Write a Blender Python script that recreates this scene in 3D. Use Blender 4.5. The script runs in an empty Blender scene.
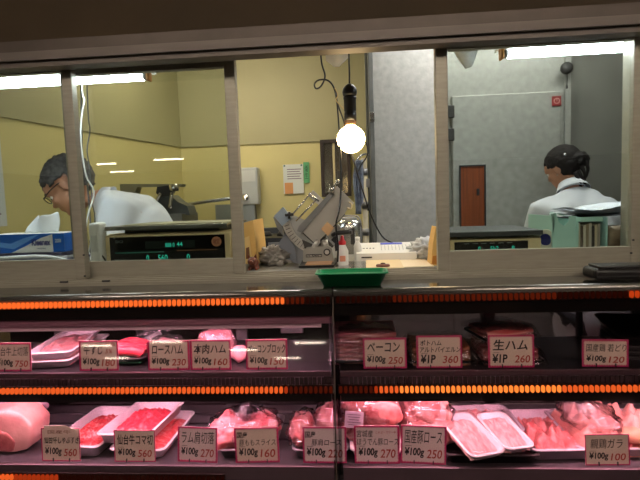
import bpy, bmesh, math, random
from mathutils import Vector, Matrix, noise
random.seed(7)
PI = math.pi
SC = bpy.context.scene
COL = SC.collection
V = Vector

# ------------------------------------------------------------------ camera
F = 480.0
CAM = V((0, 0, 1.5))
CR = V((0.99668874, 0.0738433, -0.03403995))
CD = V((-0.07632921, 0.99397372, -0.07867712))
CR = (CR - CD * CR.dot(CD)).normalized()
CU = CR.cross(CD)
cd = bpy.data.cameras.new('camera')
cam = bpy.data.objects.new('camera', cd)
COL.objects.link(cam)
cd.sensor_width = 36
cd.lens = F / 640 * 36
cd.clip_start = 0.02
cam.matrix_world = Matrix(((CR.x, CU.x, -CD.x, CAM.x), (CR.y, CU.y, -CD.y, CAM.y), (CR.z, CU.z, -CD.z, CAM.z), (0, 0, 0, 1)))
SC.camera = cam

def ray(px, py): return CD + CR * ((px - 320) / F) - CU * ((py - 240) / F)
def at(px, py, Y):
    d = ray(px, py); return CAM + d * (Y / d.y)
def atz(px, py, Z):
    d = ray(px, py); return CAM + d * ((Z - CAM.z) / d.z)
def zx(px, py, Y): return at(px, py, Y)

# ------------------------------------------------------------------ materials
def lin(c):
    r = []
    for v in c:
        v = v / 255
        r.append(v / 12.92 if v <= .04045 else ((v + .055) / 1.055) ** 2.4)
    return (r[0], r[1], r[2], 1)
M = {}
def mat(name, c, rough=.5, metal=0, var=0, vs=8, bump=0, bs=60, c2=None, stretch=None, coat=0, sss=0, detail=4, thr=None):
    if name in M: return M[name]
    m = bpy.data.materials.new(name); m.use_nodes = True
    nt = m.node_tree; N = nt.nodes; L = nt.links
    b = N['Principled BSDF']
    b.inputs['Base Color'].default_value = lin(c)
    b.inputs['Roughness'].default_value = rough
    b.inputs['Metallic'].default_value = metal
    if coat:
        b.inputs['Coat Weight'].default_value = coat; b.inputs['Coat Roughness'].default_value = .12
    if sss:
        b.inputs['Subsurface Weight'].default_value = sss; b.inputs['Subsurface Radius'].default_value = (.01, .003, .002)
        b.inputs['Subsurface Scale'].default_value = .5
    tc = N.new('ShaderNodeTexCoord'); mp = N.new('ShaderNodeMapping')
    L.new(tc.outputs['Object'], mp.inputs['Vector'])
    if stretch: mp.inputs['Scale'].default_value = stretch
    if c2 or var:
        n = N.new('ShaderNodeTexNoise'); n.inputs['Scale'].default_value = vs; n.inputs['Detail'].default_value = detail
        L.new(mp.outputs[0], n.inputs['Vector'])
        r = N.new('ShaderNodeValToRGB')
        lo, hi = thr or (.3, .7)
        r.color_ramp.elements[0].position = lo; r.color_ramp.elements[1].position = hi
        a = lin(c)
        e = lin(c2) if c2 else tuple(x * (1 - var) for x in a[:3]) + (1,)
        r.color_ramp.elements[0].color = e; r.color_ramp.elements[1].color = a
        L.new(n.outputs['Fac'], r.inputs['Fac']); L.new(r.outputs['Color'], b.inputs['Base Color'])
    if bump:
        n2 = N.new('ShaderNodeTexNoise'); n2.inputs['Scale'].default_value = bs; n2.inputs['Detail'].default_value = 3
        L.new(mp.outputs[0], n2.inputs['Vector'])
        bp = N.new('ShaderNodeBump'); bp.inputs['Strength'].default_value = bump; bp.inputs['Distance'].default_value = .004
        L.new(n2.outputs['Fac'], bp.inputs['Height']); L.new(bp.outputs['Normal'], b.inputs['Normal'])
    M[name] = m; return m
def emit(name, c, s):
    if name in M: return M[name]
    m = bpy.data.materials.new(name); m.use_nodes = True
    nt = m.node_tree; nt.nodes.clear()
    e = nt.nodes.new('ShaderNodeEmission'); o = nt.nodes.new('ShaderNodeOutputMaterial')
    e.inputs['Color'].default_value = lin(c); e.inputs['Strength'].default_value = s
    nt.links.new(e.outputs[0], o.inputs[0]); M[name] = m; return m
def glass(name, tint=(255, 255, 255), refl=.5, rough=.02, base=0.0, bump=0, bs=30):
    if name in M: return M[name]
    m = bpy.data.materials.new(name); m.use_nodes = True
    nt = m.node_tree; N = nt.nodes; L = nt.links; N.clear()
    o = N.new('ShaderNodeOutputMaterial'); mx = N.new('ShaderNodeMixShader')
    t = N.new('ShaderNodeBsdfTransparent'); g = N.new('ShaderNodeBsdfGlossy'); lw = N.new('ShaderNodeLayerWeight')
    t.inputs['Color'].default_value = lin(tint); g.inputs['Roughness'].default_value = rough
    pw = N.new('ShaderNodeMath'); pw.operation = 'POWER'; pw.inputs[1].default_value = 5
    sc_ = N.new('ShaderNodeMath'); sc_.operation = 'MULTIPLY_ADD'; sc_.inputs[1].default_value = .96; sc_.inputs[2].default_value = .04
    lw.inputs['Blend'].default_value = .5; L.new(lw.outputs['Facing'], pw.inputs[0]); L.new(pw.outputs[0], sc_.inputs[0])
    ma = N.new('ShaderNodeMath'); ma.operation = 'MULTIPLY_ADD'; ma.inputs[1].default_value = refl; ma.inputs[2].default_value = base
    ma.use_clamp = True
    L.new(sc_.outputs[0], ma.inputs[0]); L.new(ma.outputs[0], mx.inputs[0]); L.new(t.outputs[0], mx.inputs[1]); L.new(g.outputs[0], mx.inputs[2])
    L.new(mx.outputs[0], o.inputs[0])
    if bump:
        tc = N.new('ShaderNodeTexCoord'); n2 = N.new('ShaderNodeTexNoise'); n2.inputs['Scale'].default_value = bs
        n2.inputs['Detail'].default_value = 2; n2.inputs['Distortion'].default_value = 1.5
        L.new(tc.outputs['Object'], n2.inputs['Vector'])
        bp = N.new('ShaderNodeBump'); bp.inputs['Strength'].default_value = bump; bp.inputs['Distance'].default_value = .01
        L.new(n2.outputs['Fac'], bp.inputs['Height']); L.new(bp.outputs['Normal'], g.inputs['Normal']); L.new(bp.outputs['Normal'], lw.inputs['Normal'])
    M[name] = m; return m

fascia = mat('fascia_brown', (66, 50, 29), .8, var=.3, vs=3, bump=.15)
alu = mat('bronze_aluminium', (164, 158, 144), .42, .3, var=.15, vs=20, stretch=(1, 1, 8))
alud = mat('dark_aluminium', (84, 74, 68), .45, .5, var=.2, vs=12)
black = mat('black_plastic', (20, 19, 19), .35)
blackg = mat('black_gloss', (22, 20, 19), .12, coat=.4)
darkgrey = mat('dark_grey', (52, 50, 50), .5, var=.3)
steel = mat('stainless', (185, 185, 182), .25, 1, var=.12, vs=30, stretch=(1, 1, 6))
steeld = mat('dull_steel', (150, 150, 150), .4, .85, var=.2, vs=14)
chrome = mat('chrome', (215, 213, 210), .12, 1)
chromed = mat('smoked_chrome', (150, 144, 138), .22, .8, var=.2, vs=6, stretch=(.3, 1, 8))
white = mat('white_plastic', (228, 228, 224), .4)
cream = mat('cream_plastic', (222, 205, 165), .45)
paper = mat('paper', (235, 233, 228), .8)
yellowwall = mat('yellow_wall', (210, 196, 134), .55, var=.12, vs=2.5, bump=.05)
upperwall = mat('olive_wall', (164, 156, 116), .6, var=.08, vs=2)
galv = mat('pebbled_steel', (190, 190, 184), .5, .35, var=.22, vs=26, bump=.35, bs=45, detail=8)
galvd = mat('grey_wall', (138, 137, 130), .55, .2, var=.18, vs=5, bump=.1)
floorm = mat('floor_grey', (92, 88, 82), .6, var=.3, vs=3)
ceilm = mat('ceiling_paint', (200, 196, 180), .8, var=.05)
tubem = emit('tube_glow', (236, 246, 255), 38)
tubeo = emit('arcade_tube_glow', (255, 250, 240), 9)
bulbm = emit('bulb_glow', (255, 220, 160), 26)
casel = emit('case_lamp_pink', (255, 186, 206), 6)
paneg = glass('window_glass', (238, 242, 238), 1.6, .01, .012)
caseg = glass('case_glass', (246, 240, 243), 1.2, .03, .0)
film = glass('cling_film', (250, 244, 246), .6, .1, .02, .5, 22)
bagm = glass('bag_film', (236, 232, 236), 1.5, .11, .09, 1.0, 36)
foam = mat('white_foam', (240, 232, 235), .5, bump=.05)
pinkm = mat('pink_print', (198, 38, 104), .6)
inkm = mat('black_ink', (22, 16, 18), .6)
redm = mat('red_ink', (178, 60, 48), .6)
cardm = mat('card_paper', (238, 224, 200), .7, var=.08, vs=12)
cardw = mat('card_pale', (246, 228, 222), .7, var=.08, vs=12)

# ------------------------------------------------------------------ mesh builder
class B:
    def __init__(s, o=None): s.bm = bmesh.new(); s.o = V(o) if o is not None else V((0, 0, 0)); s.mi = 0
    def _mark(s, faces):
        for f in faces: f.material_index = s.mi
    def box(s, c, d, rot=None, bev=0, seg=2):
        t = bmesh.new(); bmesh.ops.create_cube(t, size=1)
        for v in t.verts: v.co = V((v.co.x * d[0], v.co.y * d[1], v.co.z * d[2]))
        if bev: bmesh.ops.bevel(t, geom=t.edges[:], offset=min(bev, min(d) * .49), segments=seg, affect='EDGES', profile=.5)
        mx = Matrix.Translation(V(c)) @ (rot.to_4x4() if rot else Matrix())
        s.add(t, mx); return s
    def b2(s, lo, hi, bev=0):
        lo = V(lo); hi = V(hi); return s.box((lo + hi) / 2, hi - lo, bev=bev)
    def add(s, t, mx=None):
        vs = [s.bm.verts.new((mx @ v.co) if mx else v.co) for v in t.verts]
        t.verts.index_update()
        for f in t.faces:
            try:
                g = s.bm.faces.new([vs[v.index] for v in f.verts]); g.material_index = s.mi; g.smooth = f.smooth
            except ValueError: pass
        t.free()
    def addmesh(s, me, mx=None):
        t = bmesh.new(); t.from_mesh(me); t.verts.ensure_lookup_table(); s.add(t, mx)
    def ring(s, c, n, r, seg, up=None):
        n = V(n).normalized(); a = n.orthogonal().normalized() if up is None else V(up); b_ = n.cross(a)
        return [s.bm.verts.new(V(c) + (a * math.cos(2 * PI * i / seg) + b_ * math.sin(2 * PI * i / seg)) * r) for i in range(seg)]
    def skin(s, rings, cap=True, smooth=True):
        for a, b_ in zip(rings, rings[1:]):
            n = len(a)
            for i in range(n):
                f = s.bm.faces.new((a[i], a[(i + 1) % n], b_[(i + 1) % n], b_[i])); f.smooth = smooth; f.material_index = s.mi
        if cap:
            for r, rev in ((rings[0], 1), (rings[-1], 0)):
                f = s.bm.faces.new(list(reversed(r)) if rev else r); f.material_index = s.mi
    def cyl(s, p0, p1, r0, r1=None, seg=20):
        r1 = r0 if r1 is None else r1; p0 = V(p0); p1 = V(p1); n = p1 - p0; up = n.orthogonal().normalized()
        s.skin([s.ring(p0, n, r0, seg, up), s.ring(p1, n, r1, seg, up)]); return s
    def tube(s, pts, r, seg=8, sub=4):
        pts = [V(p) for p in pts]
        if sub > 1 and len(pts) > 2:
            q = []
            P = [pts[0]] + pts + [pts[-1]]
            for i in range(1, len(P) - 2):
                for k in range(sub):
                    t = k / sub; a, b_, c, d = P[i - 1], P[i], P[i + 1], P[i + 2]
                    q.append(.5 * ((2 * b_) + (c - a) * t + (2 * a - 5 * b_ + 4 * c - d) * t * t + (3 * b_ - a - 3 * c + d) * t ** 3))
            q.append(pts[-1]); pts = q
        up = None; rings = []
        for i, p in enumerate(pts):
            n = (pts[min(i + 1, len(pts) - 1)] - pts[max(i - 1, 0)]).normalized()
            if up is None: up = n.orthogonal().normalized()
            up = (up - n * up.dot(n)).normalized()
            rr = r[min(int(i / max(1, len(pts) - 1) * (len(r) - 1)), len(r) - 1)] if isinstance(r, (list, tuple)) else r
            rings.append(s.ring(p, n, rr, seg, up))
        s.skin(rings); return s
    def lathe(s, prof, c=(0, 0, 0), ax=(0, 0, 1), seg=28, sx=1, sy=1):
        q = V((0, 0, 1)).rotation_difference(V(ax)).to_matrix(); rings = []
        for r, z in prof:
            rings.append([s.bm.verts.new(V(c) + q @ V((r * sx * math.cos(2 * PI * i / seg), r * sy * math.sin(2 * PI * i / seg), z))) for i in range(seg)])
        s.skin(rings); return s
    def ball(s, c, r, rot=None, sub=3, ns=0, nf=8, seed=0):
        t = bmesh.new(); bmesh.ops.create_icosphere(t, subdivisions=sub, radius=1)
        r = V(r) if hasattr(r, '__len__') else V((r, r, r))
        for v in t.verts:
            k = 1 + (ns * noise.noise(v.co * nf / 4 + V((seed, seed * 2, 0))) if ns else 0)
            v.co = V((v.co.x * r.x, v.co.y * r.y, v.co.z * r.z)) * k
        for f in t.faces: f.smooth = True
        s.add(t, Matrix.Translation(V(c)) @ (rot.to_4x4() if rot else Matrix())); return s
    def prism(s, pts, vec, smooth=False):
        a = [s.bm.verts.new(V(p)) for p in pts]; b_ = [s.bm.verts.new(V(p) + V(vec)) for p in pts]
        s.skin([a, b_], smooth=smooth); return s
    def trace(s, px, Y, th):
        return s.prism([at(x, y, Y) for x, y in px], (0, th, 0))
    def rr(s, w, h, rad, n=5):
        out = []
        for cx, cy, a0 in ((w / 2 - rad, h / 2 - rad, 0), (-w / 2 + rad, h / 2 - rad, PI / 2), (-w / 2 + rad, -h / 2 + rad, PI), (w / 2 - rad, -h / 2 + rad, 1.5 * PI)):
            for i in range(n + 1):
                a = a0 + PI / 2 * i / n; out.append((cx + rad * math.cos(a), cy + rad * math.sin(a)))
        return out
    def done(s, name, m=None, parent=None, smooth=False, bev=0):
        bm = s.bm
        if s.o.length: bmesh.ops.translate(bm, verts=bm.verts[:], vec=-s.o)
        bmesh.ops.recalc_face_normals(bm, faces=bm.faces[:])
        if smooth:
            for f in bm.faces: f.smooth = True
        me = bpy.data.meshes.new(name); bm.to_mesh(me); bm.free()
        ms = m if isinstance(m, (list, tuple)) else [m]
        for x in ms: me.materials.append(x)
        o = bpy.data.objects.new(name, me); COL.objects.link(o)
        if parent: o.parent = parent
        else: o.location = s.o
        return o

def thing(name, label, cat, loc, rotz=0, group=None, rot=None):
    o = bpy.data.objects.new(name, None); COL.objects.link(o); o.location = loc
    o.rotation_euler = rot or (0, 0, rotz); o.empty_display_size = .05
    tag(o, label, cat, group); return o
def tag(o, label, cat, group=None, kind=None):
    o['label'] = label; o['category'] = cat
    if group: o['group'] = group
    if kind: o['kind'] = kind
    return o
def struct(o): o['kind'] = 'structure'; return o
def text_bm(txt, x0, x1, z0, z1, bold=.012, depth=0, shear=0):
    c = bpy.data.curves.new('t', 'FONT'); c.body = txt; c.offset = bold; c.shear = shear; c.resolution_u = 3; c.extrude = depth
    o = bpy.data.objects.new('t', c); COL.objects.link(o)
    dg = bpy.context.evaluated_depsgraph_get(); dg.update()
    me = bpy.data.meshes.new_from_object(o.evaluated_get(dg))
    bpy.data.objects.remove(o); bpy.data.curves.remove(c)
    t = bmesh.new(); t.from_mesh(me); bpy.data.meshes.remove(me)
    xs = [v.co.x for v in t.verts]; ys = [v.co.y for v in t.verts]
    a, b_, d, e = min(xs), max(xs), min(ys), max(ys)
    for v in t.verts:
        v.co = V((x0 + (v.co.x - a) / (b_ - a) * (x1 - x0), -v.co.z * .02, z0 + (v.co.y - d) / (e - d) * (z1 - z0)))
    return t
def text(parent, txt, x0, x1, z0, z1, y, m, name='lettering', bold=.012, shear=0, mx=None):
    b = B(); b.add(text_bm(txt, x0, x1, z0, z1, bold, 0, shear), (mx or Matrix()) @ Matrix.Translation((0, y, 0)))
    return b.done(name, m, parent)

# ================================================================== SETTING
WY = 1.32
zH1 = at(320, 33.5, 1.24).z
def box_s(name, lo, hi, m): return struct(B((V(lo) + V(hi)) / 2).b2(lo, hi).done(name, m))
XL, XR = -2.35, 2.45
box_s('floor', (-11, -14, -.1), (11, 4.15, 0), floorm)
box_s('ceiling', (-11, -14, 2.75), (11, 4.15, 2.85), ceilm)
box_s('wall_front', (-11, 1.30, zH1), (11, 1.42, 2.75), fascia)
# rear wall: two colour tones meeting in a level line
zb = at(275, 143.5, 4).z
box_s('wall_back', (-3, 4.0, 0), (3, 4.12, zb), yellowwall)
box_s('wall_back_upper', (-3, 3.985, zb), (3, 4.12, 2.75), upperwall)
c0 = at(180, 145, 3.985)
dx = .235
def slant(name, z0, z1, m, off):
    b = B((c0.x, 4, z0)); y1 = 1.42
    p = [(c0.x + off, 4.0, z0), (c0.x + off - dx * (4 - y1), y1, z0), (c0.x + off - dx * (4 - y1) - .1, y1, z0), (c0.x + off - .1, 4.0, z0)]
    b.prism(p, (0, 0, z1 - z0)); return struct(b.done(name, m))
slant('wall_left', 0, zb, yellowwall, 0)
slant('wall_left_upper', zb, 2.75, upperwall, .012)
box_s('wall_right', (2.3, 1.42, 0), (2.4, 4.0, 2.75), galvd)
# wall beside and beneath the counter opening, below the window band
box_s('wall_front_left', (-11, 1.30, 0), (-1.55, 1.42, zH1), fascia)
box_s('wall_front_right', (1.45, 1.30, 0), (11, 1.42, zH1), fascia)

# cold room: steel panels
cy = 2.95
cxl = at(375, 150, cy).x; cxr = at(565, 80, cy).x
o = struct(B((cxl, cy, 0)).b2((cxl, cy, 0), (cxr, 3.97, 2.7)).done('wall_cold_room', galv))
o2 = struct(B((cxr, cy + .1, 0)).b2((cxr + .005, cy + .1, 0), (2.28, 3.97, 2.7)).done('wall_grey_panel', galvd))
b = B((cxr, cy, 1)); xx = at(566, 80, cy).x
b.b2((xx - .012, cy - .02, 0), (xx + .02, cy + .098, 2.69)); struct(b.done('trim_1', galv))
# cold room door with its hatch, hinges
x0 = at(451, 150, cy).x; x1 = at(558, 150, cy).x; zt = at(505, 95, cy).z
door = struct(B((x0, cy, 0)).b2((x0, cy - .045, .06), (x1, cy - .004, zt), bev=.006).done('door_1', galv))
b = B((x0, cy, 0))
for py in (112, 135):
    p = at(448, py, cy - .06); b.b2((p.x - .01, cy - .075, p.z - .035), (p.x + .035, cy - .045, p.z + .035), bev=.004)
b.done('hinge', darkgrey, door)
hx0 = at(459, 196, cy).x; hx1 = at(482, 196, cy).x; hz1 = at(470, 167, cy).z; hz0 = at(470, 228, cy).z
wood = mat('orange_board', (150, 74, 30), .55, var=.4, vs=5, stretch=(14, 14, .6))
b = B((x0, cy, 0)); b.b2((hx0, cy - .052, hz0), (hx1, cy - .046, hz1)); b.done('hatch_board', wood, door)
b = B((x0, cy, 0)); w = .008
for lo, hi in (((hx0 - w, hz0 - w), (hx0, hz1 + w)), ((hx1, hz0 - w), (hx1 + w, hz1 + w)), ((hx0, hz1), (hx1, hz1 + w)), ((hx0, hz0 - w), (hx1, hz0))):
    b.b2((lo[0], cy - .06, lo[1]), (hi[0], cy - .046, hi[1]))
b.done('hatch_frame', darkgrey, door)
b = B((x0, cy, 0)); k = at(478, 192, cy - .055); b.b2((k.x - .008, cy - .062, k.z - .02), (k.x + .008, cy - .053, k.z + .02), bev=.003); b.done('latch', darkgrey, door)
p = at(556.5, 101, cy - .05)
o = thing('alarm_plate', 'small red square plate with a white ring on the steel door', 'sign', p)
B().box((0, 0, 0), (.05, .008, .055), bev=.002).done('plate', mat('sign_red', (150, 40, 44), .5), o)
b = B()
for i in range(24):
    a = 2 * PI * i / 24; b.box((.015 * math.cos(a), -.005, .015 * math.sin(a)), (.0045, .002, .003), Matrix.Rotation(-a, 3, 'Y'))
b.box((0, -.005, .006), (.003, .002, .015)); b.done('ring_mark', mat('sign_pale', (220, 170, 160), .5), o)
p = at(567, 68, cy - .06)
o = thing('door_buzzer', 'round black buzzer high on the steel panel seam beside the cold room', 'buzzer', p)
B().lathe([(0, 0), (.03, 0), (.033, .006), (.033, .022), (.026, .034), (0, .036)], (0, .018, 0), (0, -1, 0)).done('housing', darkgrey, o)
b = B(); b.tube([(0, .0, -.03), (.002, .0, -.06), (0, 0, -.1)], .003); b.box((0, 0, -.105), (.012, .008, .02), bev=.003); b.done('pull_cord', darkgrey, o)
# edge seal and handle on the side of the cold room
b = B((cxl, cy, 0)); b.b2((cxl - .03, cy - .01, .05), (cxl - .001, cy + .06, 2.6), bev=.006)
b.b2((cxl - .045, cy + .12, .05), (cxl - .001, cy + .16, 2.6), bev=.004); struct(b.done('trim_2', mat('worn_grey', (110, 112, 108), .5, var=.3, vs=10)))
p = at(372, 117, cy - .02); o = thing('door_catch', 'steel catch fixed to the left edge of the pebbled steel cold room', 'latch', p)
B().box((0, 0, 0), (.03, .02, .06), bev=.004).done('plate', steel, o); B().cyl((0, -.01, -.01), (0, -.035, -.01), .009).done('knob', steel, o)

# ---------------------------------------------------------------- window band
HX0, HX1 = -1.55, 1.45
zB = at(320, 50, 1.252).z + .002
b = B((0, WY, zB)); b.b2((HX0, 1.24, zB + .012), (HX1, 1.298, zH1)); b.b2((HX0, 1.252, zB - .002), (HX1, 1.298, zB + .013)); struct(b.done('trim_3', mat('header_metal', (108, 98, 92), .5, .3, var=.15, vs=12, stretch=(.5, 1, 8))))
zT = at(320, 52, 1.385).z; zRail = at(320, 60, 1.34).z
b = B((0, WY, zB)); b.b2((HX0, 1.299, zT), (HX1, 1.385, zT + .05)); struct(b.done('trim_4', alud))
# sill with two tracks
zS1 = 1.3015; zS0 = 1.284
b = B((0, WY, zS0)); b.b2((HX0, 1.272, zS0), (HX1, 1.415, zS1 - .004))
for y in (1.275, 1.305, 1.343, 1.38): b.b2((HX0, y, zS1 - .004), (HX1, y + .004, zS1 + .001))
struct(b.done('trim_5', alu))
b = B((0, WY, 1.27)); b.b2((HX0, 1.30, 1.2705), (HX1, 1.41, zS0)); struct(b.done('trim_6', darkgrey))
orange = mat('orange_edge', (150, 84, 44), .5)
b = B((0, WY, zT)); b.b2((at(236, 56, 1.42).x, 1.386, zT - .006), (at(438, 46, 1.42).x, 1.396, zT + .03)); struct(b.done('trim_7', orange))

def pane(name, xa, xb, yc, sl, sr, zr, label=None):
    # sliding sash: frame of stiles and rails, glass, small pull and screws
    th = .026; o = B((xa, yc, zS1))
    o.b2((xa, yc - th / 2, zS1 + .001), (xa + sl, yc + th / 2, zT - .001), bev=.002)
    o.b2((xb - sr, yc - th / 2, zS1 + .001), (xb, yc + th / 2, zT - .001), bev=.002)
    o.b2((xa + sl, yc - th / 2 + .002, zS1 + .001), (xb - sr, yc + th / 2 - .002, zr))
    o.b2((xa + sl, yc - th / 2 + .002, zRail), (xb - sr, yc + th / 2 - .002, zT - .001))
    o = struct(o.done(name, alu))
    g = B((xa, yc, zS1)); g.b2((xa + sl - .004, yc - .002, zr - .004), (xb - sr + .004, yc + .002, zRail + .004)); g.done('glass_pane', paneg, o)
    return o
y1, y2 = 1.322, 1.362
xA = at(88, 275, y1).x; xA0 = -1.52
w1 = pane('window_1', xA0, xA, y1, .03, .029, at(0, 261, y1).z)
xB0 = at(77, 275, y2).x; xB1 = at(245, 270, y2).x
w2 = pane('window_2', xB0, xB1, y2, .03, .031, at(150, 260, y2).z)
xC0 = at(436.5, 200, y1).x; xC1 = at(641, 200, y1).x
w3 = pane('window_3', xC0, xC1, y1, .032, .03, at(540, 248.5, y1).z)
b = B((xC1, y1, zS1)); b.b2((xC1 + .001, 1.27, zS1), (HX1, 1.42, zT)); struct(b.done('trim_8', alu))
for (px, py, w_, y) in ((85, 276, w1, y1), (84, 255, w1, y1), (631, 253, w3, y1), (633, 240, w3, y1)):
    p = at(px, py, y - .013); B(w_.location).cyl((p.x, y - .0125, p.z), (p.x, y - .0155, p.z), .0028, seg=10).done('screw', darkgrey, w_)
for i, px in enumerate((64, 106)):
    p = at(px, 282 if i == 0 else 281, 1.27)
    tag(B(p).box(p, (.022, .006, .005), bev=.001).done('track_stop', darkgrey), ('black rubber stop on the sill track under the tissue box', 'black rubber stop on the sill track left of the left scale')[i], 'stop', 'rubber stops on the sill track')

# worktop behind the window
ZW = 1.2985
wt = B((0, 1.6, ZW)); wt.b2((-1.5, 1.425, ZW - .03), (1.42, 1.95, ZW), bev=.004)
tag(wt.done('worktop', mat('worktop_laminate', (150, 146, 136), .4, var=.2, vs=8)), 'long pale worktop behind the sliding windows under scales and slicer', 'worktop')
for X in (-1.4, -.5, .5, 1.3):
    t_ = {-1.4: 'at the far left end', -.5: 'under the left scale', .5: 'under the right scale', 1.3: 'at the far right end'}[X]
    tag(B((X, 1.9, 0)).b2((X - .02, 1.88, 0), (X + .02, 1.92, ZW - .03)).done('table_post', steeld), 'square steel post holding up the worktop ' + t_, 'post', 'posts under the worktop')

# ================================================================== DISPLAY CASES
ZU, ZD = 1.0775, .8295
FT, FB = 1.145, 1.03      # front glass: y at top / bottom
ztop = at(320, 289.5, 1.15).z + .001; zroof = 1.237
XS = at(335, 380, 1.12).x
zc_f = at(160, 312, 1.15).z
def case(x0, x1, label, left):
    o = thing('display_case', label, 'display case', ((x0 + x1) / 2, 1.35, 0)); P = V(o.location)
    w = x1 - x0
    b = B(P); b.b2((x0, 1.15, zroof), (x1, 1.268, ztop), bev=.002); b.b2((x0, 1.15, zroof - .014), (x1, 1.60, zroof - .0005)); b.done('top_panel', blackg, o)
    b = B(P); b.cyl((x0, 1.149, ztop - .010), (x1, 1.149, ztop - .010), .0105, seg=16); b.done('front_rail', chromed, o)
    b = B(P); b.b2((x0, 1.148, zc_f), (x1, 1.1495, zroof + .01)); b.b2((x0, 1.1575, zc_f), (x1, 1.16, zroof - .0145)); b.done('top_fascia', blackg, o)
    b = B(P); b.b2((x0 + .01, 1.165, ZU - .008), (x1 - .01, 1.45, ZU), bev=.001); b.done('upper_shelf', mat('shelf_smoke', (56, 54, 55), .35, .4, var=.2), o)
    b = B(P); b.b2((x0 + .01, 1.158, ZU - .010), (x1 - .01, 1.165, ZU + .004), bev=.001); b.done('shelf_lip', mat('lip', (120, 100, 106), .35, .7), o)
    b = B(P); b.b2((x0 + .01, 1.150, ZU - .07), (x1 - .01, 1.158, ZU - .036)); b.done('light_rail', black, o)
    b = B(P)
    n = int(w / .011)
    for i in range(n): b.b2((x0 + .01 + i * .011, 1.152, ZU - .035), (x0 + .01 + i * .011 + .009, 1.157, ZU - .0105))
    b.done('ribbed_panel', mat('rib_smoke', (64, 52, 54), .25), o)
    b = B(P); b.b2((x0 + .01, 1.165, ZD - .02), (x1 - .01, 1.54, ZD)); b.done('deck', mat('deck_grey', (96, 92, 94), .35, .5, var=.25, vs=6), o)
    b = B(P)
    for y in (1.30, 1.40, 1.47): b.b2((x0 + .01, y, ZD), (x1 - .01, y + .004, ZD + .004))
    b.done('deck_rail', mat('dark_groove', (45, 42, 44), .4), o)
    b = B(P); b.b2((x0 + .01, 1.155, ZD - .03), (x1 - .01, 1.165, ZD + .006), bev=.001); b.done('deck_lip', mat('deck_edge', (128, 112, 116), .35, .7), o)
    b = B(P); b.prism([(x0, 1.155, ZD - .03), (x0, 1.165, ZD - .03), (x0, 1.16, .05), (x0, 1.04, .05), (x0, 1.04, ZD - .08), (x0, 1.10, ZD - .075)], (w, 0, 0)); b.done('front_base', darkgrey, o)
    b = B(P); b.b2((x0, 1.17, 0), (x1, 1.58, ZD - .0205)); b.done('body', darkgrey, o)
    # slanting front glass
    b = B(P); b.prism([(x0 + .002, FT - .009, ztop - .03), (x0 + .002, FT - .005, ztop - .03), (x0 + .002, FB, ZD - .07), (x0 + .002, FB - .004, ZD - .07)], (w - .004, 0, 0)); b.done('front_glass', caseg, o)
    # rear sliding doors
    b = B(P)
    xs = [x0 + .01 + (w - .02) * i / (4 if left else 3) for i in range((5 if left else 4))]
    b.b2((x0 + .01, 1.55, zroof - .04), (x1 - .01, 1.575, zroof - .0145)); b.b2((x0 + .01, 1.55, ZD), (x1 - .01, 1.575, ZD + .03)); b.b2((x0 + .01, 1.55, ZU - .085), (x1 - .01, 1.575, ZU - .045))
    for x in xs: b.b2((x - .018, 1.55, ZD), (x + .018, 1.575, zroof - .0145))
    b.done('door_frame', mat('frame_dark', (40, 34, 33), .45), o)
    for a, c in zip(xs, xs[1:]):
        for (za, zc) in ((ZU - .045, zroof - .04), (ZD + .03, ZU - .085)):
            B(P).b2((a + .018, 1.559, za), (c - .018, 1.563, zc)).done('door_glass', glass('smoked', (205, 200, 198), 1.0, .05, .02), o)
    for x in (x0, x1 - .008):
        b = B(P); b.prism([(x, 1.15, zroof - .015), (x, 1.58, zroof - .015), (x, 1.58, ZD - .02), (x, 1.165, ZD - .02)], (.008, 0, 0)); b.done('side_glass', glass('side', (200, 200, 205), .8, .05), o)
    # shelf uprights
    for x in (x0 + .02, (x0 + x1) / 2, x1 - .03):
        b = B(P); b.b2((x, 1.455, ZD), (x + .012, 1.475, zroof - .015)); b.done('shelf_upright', darkgrey, o)
    # lamps tucked behind the rails
    s_up, s_lo = (1.0, 1.0)
    for nm, z, mt in (('upper_lamp', zroof - .034, 'a'), ('lower_lamp', ZU - .03, 'b')):
        if mt == 'a' and not left: continue
        xa, xb = x0 + .05, x1 - .05
        h = B(P); h.b2((xa - .02, 1.166, z + .008), (xb + .02, 1.205, z + .018)); h.b2((xa - .02, 1.163, z - .012), (xb + .02, 1.166, z + .018))
        hh = h.done('lamp_housing', mat('pink_white', (222, 196, 206), .4), o)
        k = ('L' if left else 'R') + mt
        st = {'La': 50, 'Lb': 74, 'Ra': 6, 'Rb': 74}[k]
        t = B(P); t.cyl((xa, 1.187, z), (xb, 1.187, z), .0075, seg=12); t.done('lamp_tube', emit('case_lamp_' + k, (255, 200, 216) if left else (255, 196, 208), st), hh)
    return o
caseL = case(-1.36, XS - .002, 'long pink-lit glass meat display case left of the glass joint', True)
caseR = case(XS + .002, 1.36, 'dimmer glass meat display case right of the glass joint', False)
za, zc_ = at(160, 325, 1.158).z, at(160, 313, 1.158).z
dm = bpy.data.materials.new('pink_diffuser'); dm.use_nodes = True
_n = dm.node_tree; _t = _n.nodes.new('ShaderNodeBsdfTranslucent'); _t.inputs[0].default_value = lin((150, 96, 112)); _m = _n.nodes.new('ShaderNodeMixShader'); _m.inputs[0].default_value = .35
_p = _n.nodes['Principled BSDF']; _p.inputs['Base Color'].default_value = lin((170, 128, 142)); _p.inputs['Roughness'].default_value = .25
_n.links.new(_p.outputs[0], _m.inputs[1]); _n.links.new(_t.outputs[0], _m.inputs[2]); _n.links.new(_m.outputs[0], _n.nodes['Material Output'].inputs[0])
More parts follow.
